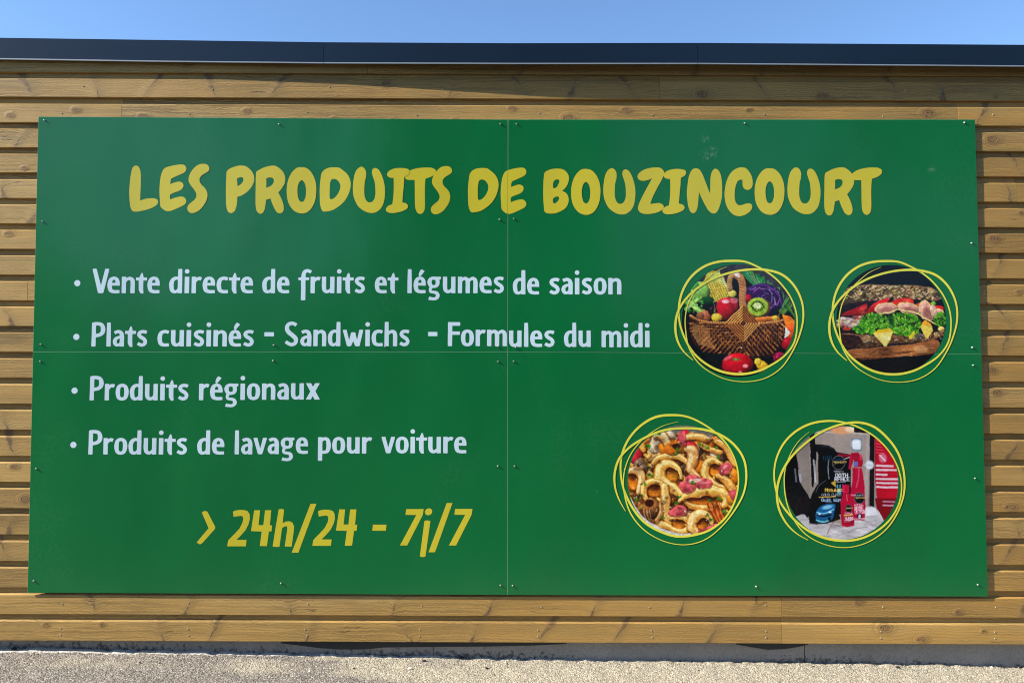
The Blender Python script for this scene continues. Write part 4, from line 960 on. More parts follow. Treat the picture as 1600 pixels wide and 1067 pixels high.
def pic_sandwich():
    p = Paint(1100, 2); r = p.r
    p.C[:] = (21, 23, 30); p.poly([(0,800),(1100,780),(1100,1100),(0,1100)], (26,22,20), tex=.3, f=.006, ax=.3)
    for i in range(8): p.line([(150, 850+i*14), (900, 835+i*16)], 6, (48,40,34), a=.3)
    # board
    p.poly([(215,765),(420,742),(700,715),(890,685),(918,720),(905,760),(850,790),(600,812),(300,832),(250,815)], (150,95,55), tex=.3, f=.02, ax=.3, smooth=True)
    for i in range(26):
        y = 752+r.uniform(-2,60); x = r.uniform(260,800); p.line([(x, y-(x-500)*.09+12), (x+50, y-(x-450)*.09+r.uniform(2,18)), (x+110, y-(x-400)*.09+10)], r.uniform(2,5), (75,40,20) if i % 2 else (205,150,100), a=.7)
    for q in range(5): 
        pts = [(500+(26-q*5)*math.cos(t)*1.8, 775+(26-q*5)*math.sin(t)) for t in np.linspace(0,6.28,12)]; p.line(pts, 4, (80,42,20), a=.75)
    p.ell(770,755,50,25,(215,165,115),a=.6,soft=20); p.line([(215,828),(500,820),(860,795)], 5, (30,16,8))
    # lower bread
    p.poly([(160,640),(300,640),(560,632),(760,612),(940,600),(948,640),(900,675),(700,705),(560,715),(400,738),(240,742),(170,720)], (112,78,52), tex=.35, f=.05, smooth=True, grad=(0,1,-.55))
    p.poly([(160,640),(300,650),(330,700),(260,742),(170,725)], (52,30,24), tex=.4, f=.04); p.ell(370,680,50,34,(165,130,95),shade=.4,soft=12,a=.7)
    for i in range(90):
        x = r.uniform(340,940); y = 640+r.uniform(-5,60)-(x-500)*.05; p.ell(x, y, r.uniform(5,11), r.uniform(4,6), (r.uniform(150,225), r.uniform(135,200), r.uniform(100,150)) if r.random() < .5 else (45,28,20), rot=r.uniform(0,180), a=.85)
    p.ell(757,640,36,42,(120,105,95),shade=.3,soft=8); 
    for i in range(24): p.ell(757+r.uniform(-28,28), 640+r.uniform(-34,34), 5, 5, (60,48,42) if i % 2 else (185,170,155), a=.8)
    # top bread
    p.poly([(150,440),(165,380),(190,310),(245,280),(400,266),(560,268),(740,275),(850,288),(905,330),(915,352),(840,385),(700,380),(560,365),(420,385),(300,400),(220,425)], (108,84,58), smooth=True, tex=.35, f=.03, grad=(0,1,-.35))
    for i in range(430):
        x = r.uniform(185,890); y = r.uniform(275,385)
        yt = 270+((x-500)/420)**2*40; yb_ = 395-(x-180)*.03
        if not (yt < y < yb_): continue
        q = r.random(); c_ = (r.uniform(185,240), r.uniform(165,215), r.uniform(115,165)) if q < .42 else ((52,40,26) if q < .75 else (140,110,75))
        p.ell(x, y, r.uniform(6,15), r.uniform(3.5,6), c_, rot=r.uniform(-70,40), a=.92)
    p.poly([(135,430),(230,405),(420,385),(400,400),(250,440),(150,470)], (42,24,26), tex=.4)
    p.poly([(560,366),(700,385),(850,385),(925,352),(930,372),(840,402),(740,410),(600,385)], (120,88,66), tex=.25)
    # filling
    p.poly([(160,470),(400,400),(900,400),(950,470),(940,600),(700,640),(300,640),(150,600)], (30,16,12), smooth=True)
    p.poly([(150,500),(200,468),(300,430),(362,408),(366,450),(330,480),(240,498)], (165,16,28), tex=.2, grad=(0,1,-.4)); p.ell(330,445,36,14,(225,110,90),rot=-20,a=.6,soft=12)
    p.poly([(362,466),(400,420),(470,380),(525,362),(528,385),(470,440),(400,482),(340,505),(250,505)], (190,18,30), tex=.2, grad=(0,1,-.4)); p.line([(400,428),(460,392),(520,370)], 8, (225,80,70), a=.7)
    p.poly([(520,412),(580,380),(650,362),(700,368),(722,400),(690,425),(600,430)], (205,45,35), tex=.2); p.ell(660,385,30,12,(235,120,90),a=.6,soft=10)
    p.poly([(720,420),(760,400),(770,450),(730,440)], (210,90,50)); p.ell(905,450,40,26,(200,40,30),shade=.4); p.ell(830,415,30,16,(190,55,35)); p.ell(868,410,20,18,(120,180,60),shade=.3)
    # bacon
    for i in range(44): p.ell(r.uniform(145,330), r.uniform(505,595), r.uniform(12,30), r.uniform(9,20), (r.uniform(190,232), r.uniform(165,205), r.uniform(150,190)) if r.random() < .55 else (r.uniform(150,190), r.uniform(80,120), r.uniform(70,100)), shade=.4, soft=8, a=.8)
    p.ell(205,600,30,14,(190,70,40),a=.8)
    # ham rolls with a pale rind
    for cx_, cy, rx, ry, ro in ((505,445,84,44,-4),(678,447,90,46,14),(812,462,50,82,-22),(905,480,40,30,20)):
        p.ell(cx_, cy, rx, ry, (235,200,140), rot=ro, soft=5); p.ell(cx_+3, cy+3, rx-9, ry-9, (222,160,140), rot=ro, shade=.3, soft=5); p.ell(cx_+8, cy+10, rx*.62, ry*.5, (150,95,85), rot=ro, soft=14, a=.8)
    p.line([(430,490),(520,478),(590,455),(760,490),(790,525)], 9, (238,205,140)); p.line([(800,520),(850,545),(920,585),(940,605)], 10, (235,200,130)); p.ell(870,470,26,55,(230,185,160),rot=-15,shade=.3,a=.8)
    # lettuce
    for cx_, cy, rx, ry, n in ((420,560,110,80,300),(640,560,130,85,330),(920,530,50,52,70),(330,600,70,34,80),(690,620,60,40,70)):
        for i in range(n):
            a = r.uniform(0,6.28); q = math.sqrt(r.random()); x = cx_+rx*q*math.cos(a); y = cy+ry*q*math.sin(a); b = r.uniform(0,1)
            L = .35 + .65*b
            p.ell(x, y, r.uniform(6,15), r.uniform(4,9), (40+125*b*b, 92+120*b, 18+45*b*b), rot=r.uniform(0,180), a=.8, soft=3)
    for i in range(120): x = r.uniform(300,770); y = 545+r.uniform(-70,85); p.line([(x,y),(x+r.uniform(-14,14),y+r.uniform(-12,12)),(x+r.uniform(-24,24),y+r.uniform(-18,18))], 3.5, (175,225,95) if i % 2 else (20,70,20), a=.7)
    p.ell(545,535,22,50,(18,55,30),a=.65,soft=16)
    # cheese
    p.poly([(408,634),(450,606),(540,600),(562,622),(540,680),(505,735),(485,730),(440,670)], (228,205,110), grad=(0,1,-.1)); p.poly([(408,634),(450,606),(545,602),(560,618),(470,632)], (232,185,35)); p.ell(505,670,30,24,(235,225,160),a=.6,soft=12)
    p.poly([(765,585),(800,545),(850,570),(862,610),(820,672),(800,660)], (226,200,90)); p.poly([(775,560),(800,535),(845,560),(850,575),(790,580)], (235,160,40)); p.poly([(680,650),(720,610),(725,640),(700,675),(680,672)], (225,200,60)); p.ell(925,600,26,18,(230,200,110),shade=.3)
    return p

def pic_pasta():
    p = Paint(1100, 3); r = p.r
    p.C[:] = (112, 66, 34); p.C *= (0.75+.5*p.noise(.02))[..., None]
    p.poly([(420,120),(600,150),(800,200),(900,280),(760,270),(600,230),(430,200)], (112,110,100), smooth=True)
    def blob(n, x0, x1, y0, y1, cols, a0=16, a1=40, **k):
        for i in range(n):
            c_ = cols[int(r.integers(len(cols)))]; f = r.uniform(.75, 1.15)
            p.ell(r.uniform(x0,x1), r.uniform(y0,y1), r.uniform(a0,a1), r.uniform(a0*.7,a1*.7), [q*f for q in c_], rot=r.uniform(0,180), shade=.6, soft=5, **k)
    blob(170, 180, 990, 220, 900, [(205,150,80),(190,110,45),(150,90,55),(215,170,110),(110,62,35),(170,120,80)], hi=.25)
    for i in range(85):
        x = r.uniform(200, 980); y = r.uniform(240, 900); a = r.uniform(0, 6.28); L = r.uniform(30, 80); b = a+r.uniform(.6, 1.6); c0 = r.uniform(.62, 1.0)
        P_ = [(x, y), (x+L*math.cos(a), y+L*math.sin(a)), (x+L*math.cos(a)+L*math.cos(b), y+L*math.sin(a)+L*math.sin(b))]
        p.line([(u_+5, v_+8) for u_, v_ in P_], 34, (70, 36, 18), a=.5); p.line(P_, r.uniform(22, 40), (236*c0, 190*c0, r.uniform(70, 130)*c0), edge=(185*c0, 120*c0, 45*c0), lit=.3)
    def rib(pts, w, col=(232,200,110), ed=(190,140,50), lit=.25): p.line([(x+6,y+8) for x, y in pts], w+8, (70,36,18), a=.6); p.line(pts, w*1.35, [q*.93 for q in col], edge=[q*.80 for q in col], lit=.38); p.line([(x-w*.12, y-w*.2) for x, y in pts], w*.3, [min(q*1.12, 255) for q in col], a=.45)
    # orange carrot, mushrooms, ham
    for x, y, rx, ry, ro in ((320,290,40,60,30),(500,320,90,62,-10),(745,300,70,50,10),(700,460,50,50,0),(830,450,55,45,0),(225,560,55,80,0),(930,700,42,60,0),(960,530,30,60,0),(905,300,60,30,30)): p.ell(x,y,rx,ry,(225,130,35),rot=ro,shade=.5,hi=.3)
    for x, y, rx, ry in ((255,360,48,52),(235,400,46,34),(590,250,42,66),(640,300,60,30)): p.ell(x,y,rx,ry,(205,45,60),rot=20,shade=.5,hi=.3)
    for x, y, rx, ry in ((385,280,40,50),(375,330,45,30),(830,385,50,30),(500,230,40,26)): p.ell(x,y,rx,ry,(205,180,145),rot=30,shade=.4,hi=.5)
    p.poly([(610,225),(660,205),(698,245),(640,265)], (225,175,90)); 
    for x, y in ((270,440),(300,480),(720,330),(890,370),(560,480),(860,540)): p.ell(x,y,38,52,(120,92,70),rot=30,shade=.6,hi=.4); p.ell(x+4,y+10,16,20,(60,38,28))
    # broad ribbon curls: (centre, radii, rotation, width)
    def curl(cx_, cy, rx, ry, ro, w, col=(226,182,108), inner=(150,84,30)):
        col = [min(q, m) for q, m in zip(col, (228, 188, 112))]
        t = R_(ro); c_, s_ = math.cos(t), math.sin(t); w = w*1.25
        p.ell(cx_+10, cy+14, rx+w, ry+w*.9, (58,30,14), rot=ro, a=.6, soft=20)
        p.ell(cx_, cy, rx+w*.75, ry+w*.75, col, rot=ro, shade=.75, soft=5, lx=-.2, ly=-.6)
        p.ell(cx_+w*.35*c_, cy-w*.30, rx*.92, ry*.80, inner, rot=ro, shade=.7, soft=7, ly=.4)
        p.ell(cx_+w*.5, cy-w*.1, rx*.6, ry*.5, (214,140,52), rot=ro, a=.75, soft=24)
        p.ell(cx_-rx*.5, cy-ry*.95, rx*.35, ry*.14, (252,236,190), rot=ro-15, a=.6, soft=9)
    def hole(x, y, rx, ry, ro=0, c_=(176, 104, 34)):
        p.ell(x, y, rx*1.1, ry*1.1, (70, 36, 14), rot=ro, soft=12, a=.8); p.ell(x, y, rx, ry, c_, rot=ro, shade=.5, soft=10, ly=.5); p.ell(x-rx*.1, y-ry*.45, rx*.7, ry*.42, (72, 36, 16), rot=ro, soft=22, a=.75)
    def band(pw, c_=(232, 186, 98), e_=(190, 116, 42)):
        pw = [(x, y, q*1.32) for x, y, q in pw]; pts = [(x, y) for x, y, _ in pw]; wl = [q for _, _, q in pw]
        p.line([(x+6, y+12) for x, y in pts], 1, (52, 26, 12), wl=[q+10 for q in wl], a=.55)
        p.line(pts, 1, c_, wl=wl, edge=e_, lit=.30)
        p.line([(x-q*.10, y-q*.20) for x, y, q in pw], 1, (250, 226, 170), wl=[q*.34 for q in wl], a=.50)
        p.line([(x+q*.14, y+q*.24) for x, y, q in pw], 1, (205, 130, 48), wl=[q*.28 for q in wl], a=.45)
    band([(390,240,30),(440,228,52),(475,285,46)], (236,214,160)); band([(830,270,24),(890,300,48),(940,370,50),(965,440,34)], (228,165,84)); band([(720,300,26),(780,330,34),(860,352,26)], (226,160,80)); band([(560,290,26),(610,250,30),(700,240,40),(770,262,26)], (228,180,100))
    p.ell(540,425,52,34,(105,66,40),shade=.5); band([(372,430,16),(420,394,34),(490,378,38),(560,386,36),(618,428,24)])
    band([(612,332,26),(652,336,58),(660,400,62),(640,470,48),(700,530,30)], (228,178,116), (180,112,62))
    hole(230,560,42,66,0,(205,116,34)); band([(196,488,26),(240,480,46),(282,512,50),(288,575,44),(262,645,26)], (230,192,132))
    hole(828,478,46,54,10,(214,124,40)); band([(872,446,18),(828,414,30),(778,420,42),(750,470,50),(758,532,48),(805,580,38),(880,602,28),(980,606,20)])
    hole(500,512,58,66,-10,(196,124,38)); band([(575,545,12),(566,490,22),(525,446,36),(470,436,50),(426,470,60),(424,530,66),(466,580,66),(524,616,58),(586,664,34)], (236,196,108))
    hole(385,632,60,50); band([(452,606,26),(425,572,30),(368,562,32),(316,592,34),(302,650,34),(326,696,26)]); band([(452,600,40),(462,680,54),(452,760,56),(486,846,54)], (230,190,112))
    hole(745,705,120,26,0,(170,96,30)); band([(585,690,16),(640,735,32),(740,757,38),(868,736,24)], (214,150,70)); band([(556,712,14),(616,664,42),(700,640,60),(800,628,64),(884,652,58),(910,705,44),(880,742,26)], (236,192,98))
    hole(562,866,48,40,10); band([(410,872,40),(470,884,38),(535,918,32),(602,924,38),(636,880,36),(612,838,28),(552,822,22),(500,834,14)])
    hole(722,870,50,40,-10); band([(796,872,18),(772,814,40),(712,798,56),(662,838,62),(650,896,54),(690,938,34)], (234,192,120)); band([(840,520,30),(905,560,46),(955,640,46),(940,740,30)], (226,160,74)); band([(300,330,30),(280,280,40),(330,250,30)], (224,160,70))
    p.ell(940,690,34,46,(214,140,44),shade=.5,hi=.3); p.ell(520,330,74,48,(216,118,34),shade=.5,hi=.2); p.ell(545,312,30,20,(60,32,18),soft=8)
    for i in range(6): p.line([(770+i*16,720),(800+i*14,800),(840+i*10,860)], 12, (205,110,50) if i % 2 else (150,65,25), lit=.4)
    p.ell(360,760,62,78,(160,104,56),shade=.6,hi=.2); p.ell(345,722,34,24,(58,30,16),soft=8); p.ell(345,800,34,30,(120,80,50),shade=.5,hi=.5); band([(425,720,16),(428,790,22),(395,850,18)], (190,130,84))
    for i in range(7): p.line([(300+i*9,760),(312+i*9,830),(350+i*6,855)], 4, (205,165,120) if i % 2 else (75,40,22), a=.7)
    # ham cubes
    for pts in ([(610,530),(690,520),(700,560),(640,585),(605,570)], [(700,548),(760,545),(802,575),(790,608),(700,612),(680,585)], [(560,580),(610,565),(680,600),(650,645),(585,640)], [(850,470),(905,430),(940,450),(920,500),(860,515)], [(480,790),(560,740),(612,760),(605,805),(500,812)], [(920,640),(975,630),(980,680),(940,690)], [(555,215),(590,198),(612,250),(605,320),(570,290)], [(690,930),(780,890),(850,870),(780,920),(720,945)]):
        p.poly([(x+6,y+8) for x, y in pts], (60,20,18), a=.5, smooth=True); p.poly(pts, (196,84,88), smooth=True, tex=.3, f=.04, grad=(0,1,-.5))
    p.ell(675,560,46,14,(225,205,185),rot=-5,a=.75,soft=6); p.ell(740,575,28,10,(235,150,155),a=.7,soft=8); p.ell(895,465,20,8,(240,170,180),rot=-40,a=.7)
    # herbs
    for x, y in ((540,365),(560,330),(725,300),(765,320),(830,330),(860,390),(355,520),(280,660),(300,590),(560,680),(530,720),(780,700),(850,690),(670,575),(770,810),(440,820),(800,850),(880,780),(240,690),(260,700),(330,310),(905,800),(410,225),(340,460)):
        for j in range(5): p.ell(x+r.uniform(-16,16), y+r.uniform(-10,10), r.uniform(6,16), r.uniform(4,8), (r.uniform(40,110), r.uniform(80,140), 30), rot=r.uniform(0,180), a=.9)
    for i in range(40): p.ell(r.uniform(200,950), r.uniform(230,900), r.uniform(10,24), r.uniform(10,20), (45,24,14), a=.45, soft=12)
    for i in range(70): p.ell(r.uniform(200,960), r.uniform(230,900), r.uniform(3,8), r.uniform(2,4), (250,240,215), a=.75, rot=r.uniform(0,180))
    # bowl rim
    p.line([(200,690),(260,790),(330,860),(430,915),(520,945),(640,955)], 30, (200,195,195), w2=24); p.line([(200,715),(260,812),(340,890),(430,938),(560,965),(660,968)], 14, (150,140,150))
    return p

PF = {'G':'01110 10000 10000 10011 10001 10001 01110','O':'01110 10001 10001 10001 10001 10001 01110','L':'10000 10000 10000 10000 10000 10000 11111','D':'11110 10001 10001 10001 10001 10001 11110','C':'01111 10000 10000 10000 10000 10000 01111',
 'A':'01110 10001 10001 11111 10001 10001 10001','S':'01111 10000 10000 01110 00001 00001 11110','Q':'01110 10001 10001 10001 10101 10010 01101','U':'10001 10001 10001 10001 10001 10001 01110','I':'11111 00100 00100 00100 00100 00100 11111','K':'10001 10010 10100 11000 10100 10010 10001',
 'W':'10001 10001 10001 10101 10101 11011 10001','X':'10001 01010 00100 00100 00100 01010 10001','T':'11111 00100 00100 00100 00100 00100 00100','H':'10001 10001 10001 11111 10001 10001 10001','R':'11110 10001 10001 11110 10100 10010 10001','F':'11111 10000 10000 11110 10000 10000 10000','E':'11111 10000 10000 11110 10000 10000 11111','M':'10001 11011 10101 10101 10001 10001 10001','P':'11110 10001 10001 11110 10000 10000 10000',' ':'00000 '*7,
 'g':'00000 01111 10001 10001 01111 00001 01110','u':'00000 00000 10001 10001 10001 10011 01101','i':'00100 00000 01100 00100 00100 00100 01110','a':'00000 01110 00001 01111 10001 10001 01111','r':'00000 10110 11001 10000 10000 10000 10000','s':'00000 01111 10000 01110 00001 11110 00000','e':'00000 01110 10001 11111 10000 10001 01110','k':'10000 10010 10100 11000 10100 10010 10001','x':'00000 10001 01010 00100 01010 10001 10001',"'":'00100 00100 00000 00000 00000 00000 00000'}
def pic_bottles():
    p = Paint(1067, 4); r = p.r
    p.C[:] = (148, 136, 128); p.C *= (.93+.14*p.noise(.004))[..., None]
    p.poly([(180,180),(300,170),(300,760),(160,760)], (128,118,112), tex=.1, f=.005); p.poly([(470,180),(735,190),(720,720),(590,720),(470,400)], (160,146,138), tex=.06, f=.005)
    p.line([(310,160),(520,165),(730,175)], 10, (190,178,168)); p.line([(725,180),(712,700)], 22, (168,155,150), smooth=False)
    p.ell(540,145,90,30,(215,150,110),soft=14); p.ell(600,140,40,22,(235,205,170),soft=14); p.poly([(620,110),(700,130),(740,170),(625,165)], (35,28,30))
    p.poly([(600,205),(680,205),(684,300),(604,298)], (120,130,140)); p.poly([(612,220),(672,220),(672,285),(614,285)], (205,215,225)); p.ell(640,250,34,36,(232,238,245),a=.7,soft=20)
    p.line([(756,180),(752,700)], 34, (30,26,30), smooth=False)
    p.ell(738,400,30,32,(215,220,228),soft=14); p.line([(700,400),(760,402)], 10, (190,190,195), smooth=False)
    # red banner on the right with rows of white lines
    p.poly([(775,170),(960,260),(960,830),(810,830),(775,500)], (186,22,48), tex=.10, f=.004); p.poly([(775,640),(960,640),(960,850),(810,830)], (128,14,32))
    for i, (y, x1) in enumerate(((405,905),(435,930),(468,860),(500,940),(530,945),(560,950))): p.line([(788,y),(x1,y+3)], 15, (225,205,212), smooth=False, a=.9)
    p.ell(832,350,30,34,(215,150,165),a=.7,soft=16); p.line([(810,330),(850,370)], 12, (235,215,220), smooth=False, a=.7); p.line([(835,665),(920,668)], 12, (190,160,185), smooth=False, a=.8); p.line([(835,692),(910,695)], 12, (200,175,195), smooth=False, a=.8)
    for i in range(6): p.line([(785,200+i*22),(800+i*8,205+i*22)], 8, (225,120,140), smooth=False, a=.5)
    # dark shapes left
    p.poly([(110,330),(190,300),(215,380),(230,520),(300,640),(300,770),(130,770),(100,560)], (20,18,22), smooth=True); p.poly([(300,150),(335,150),(350,330),(330,560),(318,560)], (22,20,24)); p.line([(196,430),(204,520)], 12, (120,125,135), smooth=False, a=.8); p.line([(232,470),(236,520)], 16, (170,175,185), a=.7, smooth=False); p.line([(330,360),(345,520)], 12, (205,210,215), a=.7, smooth=False)
    p.poly([(190,640),(310,640),(300,760),(200,760)], (30,24,28))
    # cloth
    p.poly([(180,800),(260,755),(300,800),(430,815),(560,850),(700,705),(780,710),(840,800),(880,860),(700,1000),(400,1000),(200,900)], (192,188,190), smooth=True, tex=.12, f=.012)
    for i in range(46):
        x = r.uniform(220,820); y = r.uniform(790,930); b = r.uniform(-30,40); p.line([(x,y),(x+r.uniform(20,50),y+b*.5),(x+r.uniform(60,90),y+b)], r.uniform(6,20), (225,222,224) if r.random() < .5 else (150,142,146), a=.4)
    p.line([(430,900),(450,850),(480,810)], 8, (150,120,115), a=.8); p.line([(580,890),(640,860),(720,850)], 6, (120,105,105), a=.6); p.poly([(700,705),(775,708),(800,760),(710,770)], (215,215,220))
    # black jug behind (spray head) + bag
    p.poly([(362,330),(455,300),(600,325),(600,560),(600,700),(520,760),(380,700),(365,520)], (14,13,16)); p.line([(440,365),(436,430),(442,500)], 6, (140,150,165))
    for i in range(5): p.line([(402+i*14,335),(402+i*14,362+(i%2)*8)], 6, (40,80,100), smooth=False, a=.9)
    p.poly([(300,250),(360,250),(440,258),(480,280),(505,320),(470,330),(370,335),(352,300),(345,340),(335,365),(328,355),(340,320),(335,290),(305,272)], (18,17,22), smooth=False); p.line([(375,262),(450,272),(490,300)], 5, (60,62,72))
    p.poly([(505,318),(600,325),(600,345),(505,345)], (140,22,45))
    def txt(s_, x, y, h, col, sp=1.15, bold=1.0):
        px_ = h/7
        for ch in s_:
            rows = PF[ch].split() if ch != ' ' else ['00000']*7
            for j, row in enumerate(rows):
                for i, b in enumerate(row):
                    if b == '1': p.ell(x+(i+.5)*px_, y+(j+.5)*px_, px_*.68*bold, px_*.62, col, soft=2)
            x += px_*5*sp+px_*.6
    def logo(x, y, s_): 
        p.ell(x, y, 48*s_, 52*s_, (105,108,118), soft=3); p.ell(x, y, 43*s_, 47*s_, (14,16,24), soft=3); p.ell(x, y-14*s_, 30*s_, 22*s_, (20,55,75), a=.8, soft=8)
        txt("Meguiars", x-37*s_, y-12*s_, 15*s_, (240,190,90), 1.0, 1.2); p.line([(x-44*s_,y+20*s_),(x+46*s_,y-26*s_)], 4*s_, (185,150,90), smooth=False, a=.6)
    p.poly([(480,345),(600,340),(600,700),(500,700)], (13,12,15)); p.line([(545,360),(590,345)], 6, (190,195,205), smooth=False)
    logo(512, 383, 1.0)
    txt('SMOOTH', 478, 440, 13, (205,205,212)); txt('OOTH', 488, 460, 28, (228,228,234), 1.05, 1.3); txt('RFACE', 482, 488, 28, (228,228,234), 1.0, 1.3); p.line([(495,524),(560,522)], 6, (190,190,200), smooth=False, a=.8)
    for i in range(4): p.line([(502+i*20,545),(502+i*20,562)], 10, (110,175,205), smooth=False, a=.9)
    p.poly([(502,570),(530,570),(530,610),(502,610)], (60,150,190)); p.line([(508,590),(526,588)], 8, (190,225,240), smooth=False)
    # wax spray bottle front left
    p.poly([(300,820),(296,700),(318,610),(355,545),(410,510),(490,515),(495,600),(490,700),(525,790),(500,800),(430,822),(350,832)], (12,12,15), smooth=False)
    p.line([(345,600),(370,550),(420,512)], 4, (95,98,108)); p.poly([(455,530),(490,510),(490,560)], (190,160,70))
    txt("Meguiars", 413, 568, 26, (238,196,96), .78, 1.3); txt('GOLD CLASS', 388, 606, 19, (190,196,205), .95, 1.0); p.line([(368,634),(430,631),(490,628)], 7, (205,170,80)); txt('Quik Wax'.replace('Q','Q'), 386, 640, 26, (165,195,225), .85, 1.2); p.line([(420,672),(460,670)], 4, (120,130,150), smooth=False)
    # car on the label
    p.poly([(348,740),(380,700),(430,682),(485,684),(480,740),(465,790),(420,815),(360,815),(345,780)], (30,95,140), smooth=True); p.ell(430,705,40,14,(150,205,235),rot=-14,a=.8,soft=8)
    p.line([(352,742),(410,750),(475,720)], 9, (120,190,225)); p.line([(360,762),(400,772),(455,760)], 12, (10,20,32)); p.ell(372,755,10,6,(225,240,250)); p.ell(450,742,12,6,(225,240,250)); p.line([(350,800),(400,812),(440,800)], 10, (110,185,190)); p.ell(445,790,10,14,(12,14,18))
    # pink-red spray bottle, right
    p.poly([(612,420),(678,420),(692,480),(700,560),(706,700),(700,800),(620,800),(592,640),(600,570),(612,520)], (172,20,58), smooth=False); p.poly([(600,315),(650,308),(680,340),(690,380),(680,415),(625,415),(620,360),(600,430),(582,432),(590,370)], (158,18,52)); p.line([(600,330),(592,420)], 12, (190,30,70), smooth=False, a=.8)
    p.poly([(620,375),(650,375),(650,408),(622,408)], (110,110,175)); p.line([(660,425),(655,500),(640,560)], 9, (225,90,120), a=.8); p.ell(672,345,10,24,(215,70,100),a=.8,soft=6)
    logo(662, 640, .8); txt('Meguiars', 602, 612, 12, (235,205,215)); txt('HIGH', 628, 683, 18, (235,225,230)); txt('QUIK', 628, 703, 20, (240,230,235), 1.0, 1.3); txt('DETAIL', 628, 727, 20, (240,230,235), .85, 1.2); p.line([(630,752),(700,750)], 5, (225,150,170), smooth=False)
    p.ell(664,772,20,22,(40,40,52)); p.ell(664,772,9,16,(200,200,210)); p.line([(628,790),(700,788)], 8, (225,215,220), smooth=False, a=.8)
    # small bottle in front
    p.poly([(538,545),(590,543),(588,600),(538,602)], (186,24,66)); p.line([(548,550),(550,598)], 5, (225,90,125), smooth=False, a=.7)
    p.poly([(545,600),(582,600),(612,640),(625,690),(625,838),(575,850),(535,838),(524,740),(525,670)], (170,18,56), smooth=False); p.line([(570,615),(575,660)], 6, (230,110,140), smooth=False, a=.8)
    logo(584, 715, .55); p.poly([(552,748),(618,742),(616,822),(552,828)], (140,14,46)); txt('SUPER', 556, 745, 13, (235,215,222)); p.line([(552,766),(612,760)], 8, (220,190,90), smooth=False); txt('GLAZE'.replace('Z','S'), 556, 774, 18, (240,232,236), .9, 1.3); p.line([(555,800),(612,796)], 5, (235,220,226), smooth=False); p.line([(556,812),(600,808)], 5, (200,150,165), smooth=False)
    p.line([(300,828),(430,826),(540,850)], 8, (120,115,118), a=.6)
    return p

WARP = (6, 8, 10, 2); GRN = (.2, .18, .2, .06)
def picture(paint, ox, oy, k, cx, cy, r, i):
    """disc centre (cx, cy) and radius r are photo pixels; the canvas maps to photo pixels by ox + x / k"""
    pnt = paint(); n = NP
    g = np.linspace(-r, r, n+1); U, V_ = np.meshgrid(cx+g, cy+g, indexing='xy')
    xs = (U-ox)*k; ys = (V_-oy)*k
    q = 2; C = pnt.C
    def samp(a, b):
        ix = np.clip((a/pnt.k).astype(int), 0, pnt.res-1); iy = np.clip((b/pnt.k).astype(int), 0, pnt.res-1); return C[iy, ix]
    am = WARP[i]; wx = sum((vnoise(xs+300, ys+300, f_, 61+q2)-.5)*a_ for q2, (f_, a_) in enumerate(((.02, am), (.06, am*.45), (.14, am*.2))))
    wy = sum((vnoise(xs+300, ys+300, f_, 71+q2)-.5)*a_ for q2, (f_, a_) in enumerate(((.02, am), (.06, am*.45), (.14, am*.2))))
    xs = xs+wx; ys = ys+wy
    e = pnt.k*.5; col = (samp(xs-e, ys-e)+samp(xs+e, ys-e)+samp(xs-e, ys+e)+samp(xs+e, ys+e))/4
    col = col*(1+(vnoise(xs+300, ys+300, .11, 81)-.5)*GRN[i]+(vnoise(xs+300, ys+300, .035, 82)-.5)*GRN[i]+(vnoise(xs+300, ys+300, .21, 83)-.5)*GRN[i]*.7)[..., None]
    q_ = np.clip(col, 0, 255)/255; q_ = q_*.72+(q_*q_*(3-2*q_))*.28
    col = np.maximum(lin(q_*255)*.95-.006, 0)
    inside = (U-cx)**2+(V_-cy)**2
    # pull the vertices just outside the rim onto the circle: clean round edge
    d = np.sqrt(inside); cell = 2*r/n; s_ = np.where((d > r-cell*.5) & (d < r+cell*1.5), r/np.maximum(d, 1e-6), 1.0)
    U2 = cx+(U-cx)*s_; V2 = cy+(V_-cy)*s_
    c0x, c0z = un(cx, cy)
    d0 = RT[None]*(((U2-PW/2)/FPX).reshape(-1, 1)) + UP[None]*((-(V2-PH/2)/FPX).reshape(-1, 1)) + FW[None]
    t = (0-CAM[1])/d0[:, 1]; P = CAM[None]+d0*t[:, None]
    co = np.stack([P[:, 0]-c0x, np.zeros(len(P)), P[:, 2]-c0z], 1)
    I = np.arange((n+1)**2).reshape(n+1, n+1); a = I[:-1, :-1]; b = I[:-1, 1:]; c_ = I[1:, 1:]; dd = I[1:, :-1]
    ok = (d <= r+cell*1.5); okf = ok[:-1, :-1] & ok[:-1, 1:] & ok[1:, 1:] & ok[1:, :-1]
    F = np.stack([a, dd, c_, b], -1)[okf]
    used = np.unique(F); mp = -np.ones(len(co), int); mp[used] = np.arange(len(used)); F = mp[F]; co = co[used]; cl = col.reshape(-1, 3)[used]
    me = bpy.data.meshes.new('picture'); me.vertices.add(len(co)); me.vertices.foreach_set('co', co.ravel().astype('f'))
    me.loops.add(F.size); me.loops.foreach_set('vertex_index', F.ravel().astype('i')); me.polygons.add(len(F)); me.polygons.foreach_set('loop_start', np.arange(0, F.size, 4)); me.polygons.foreach_set('loop_total', np.full(len(F), 4)); me.update(calc_edges=True)
    at = me.color_attributes.new('ink', 'FLOAT_COLOR', 'POINT'); at.data.foreach_set('color', np.concatenate([cl, np.ones((len(cl), 1))], 1).astype('f').ravel())
    me.materials.append(PHOTO)
    if abs(cy-500) < 20: cut_gap(me, 2, un(cx, 552)[1]-c0z, GAP*.6)
    o = bpy.data.objects.new('picture', me); o.location = (c0x, -.0005, c0z); o['label'] = LAB[i]; link(o, sgn)
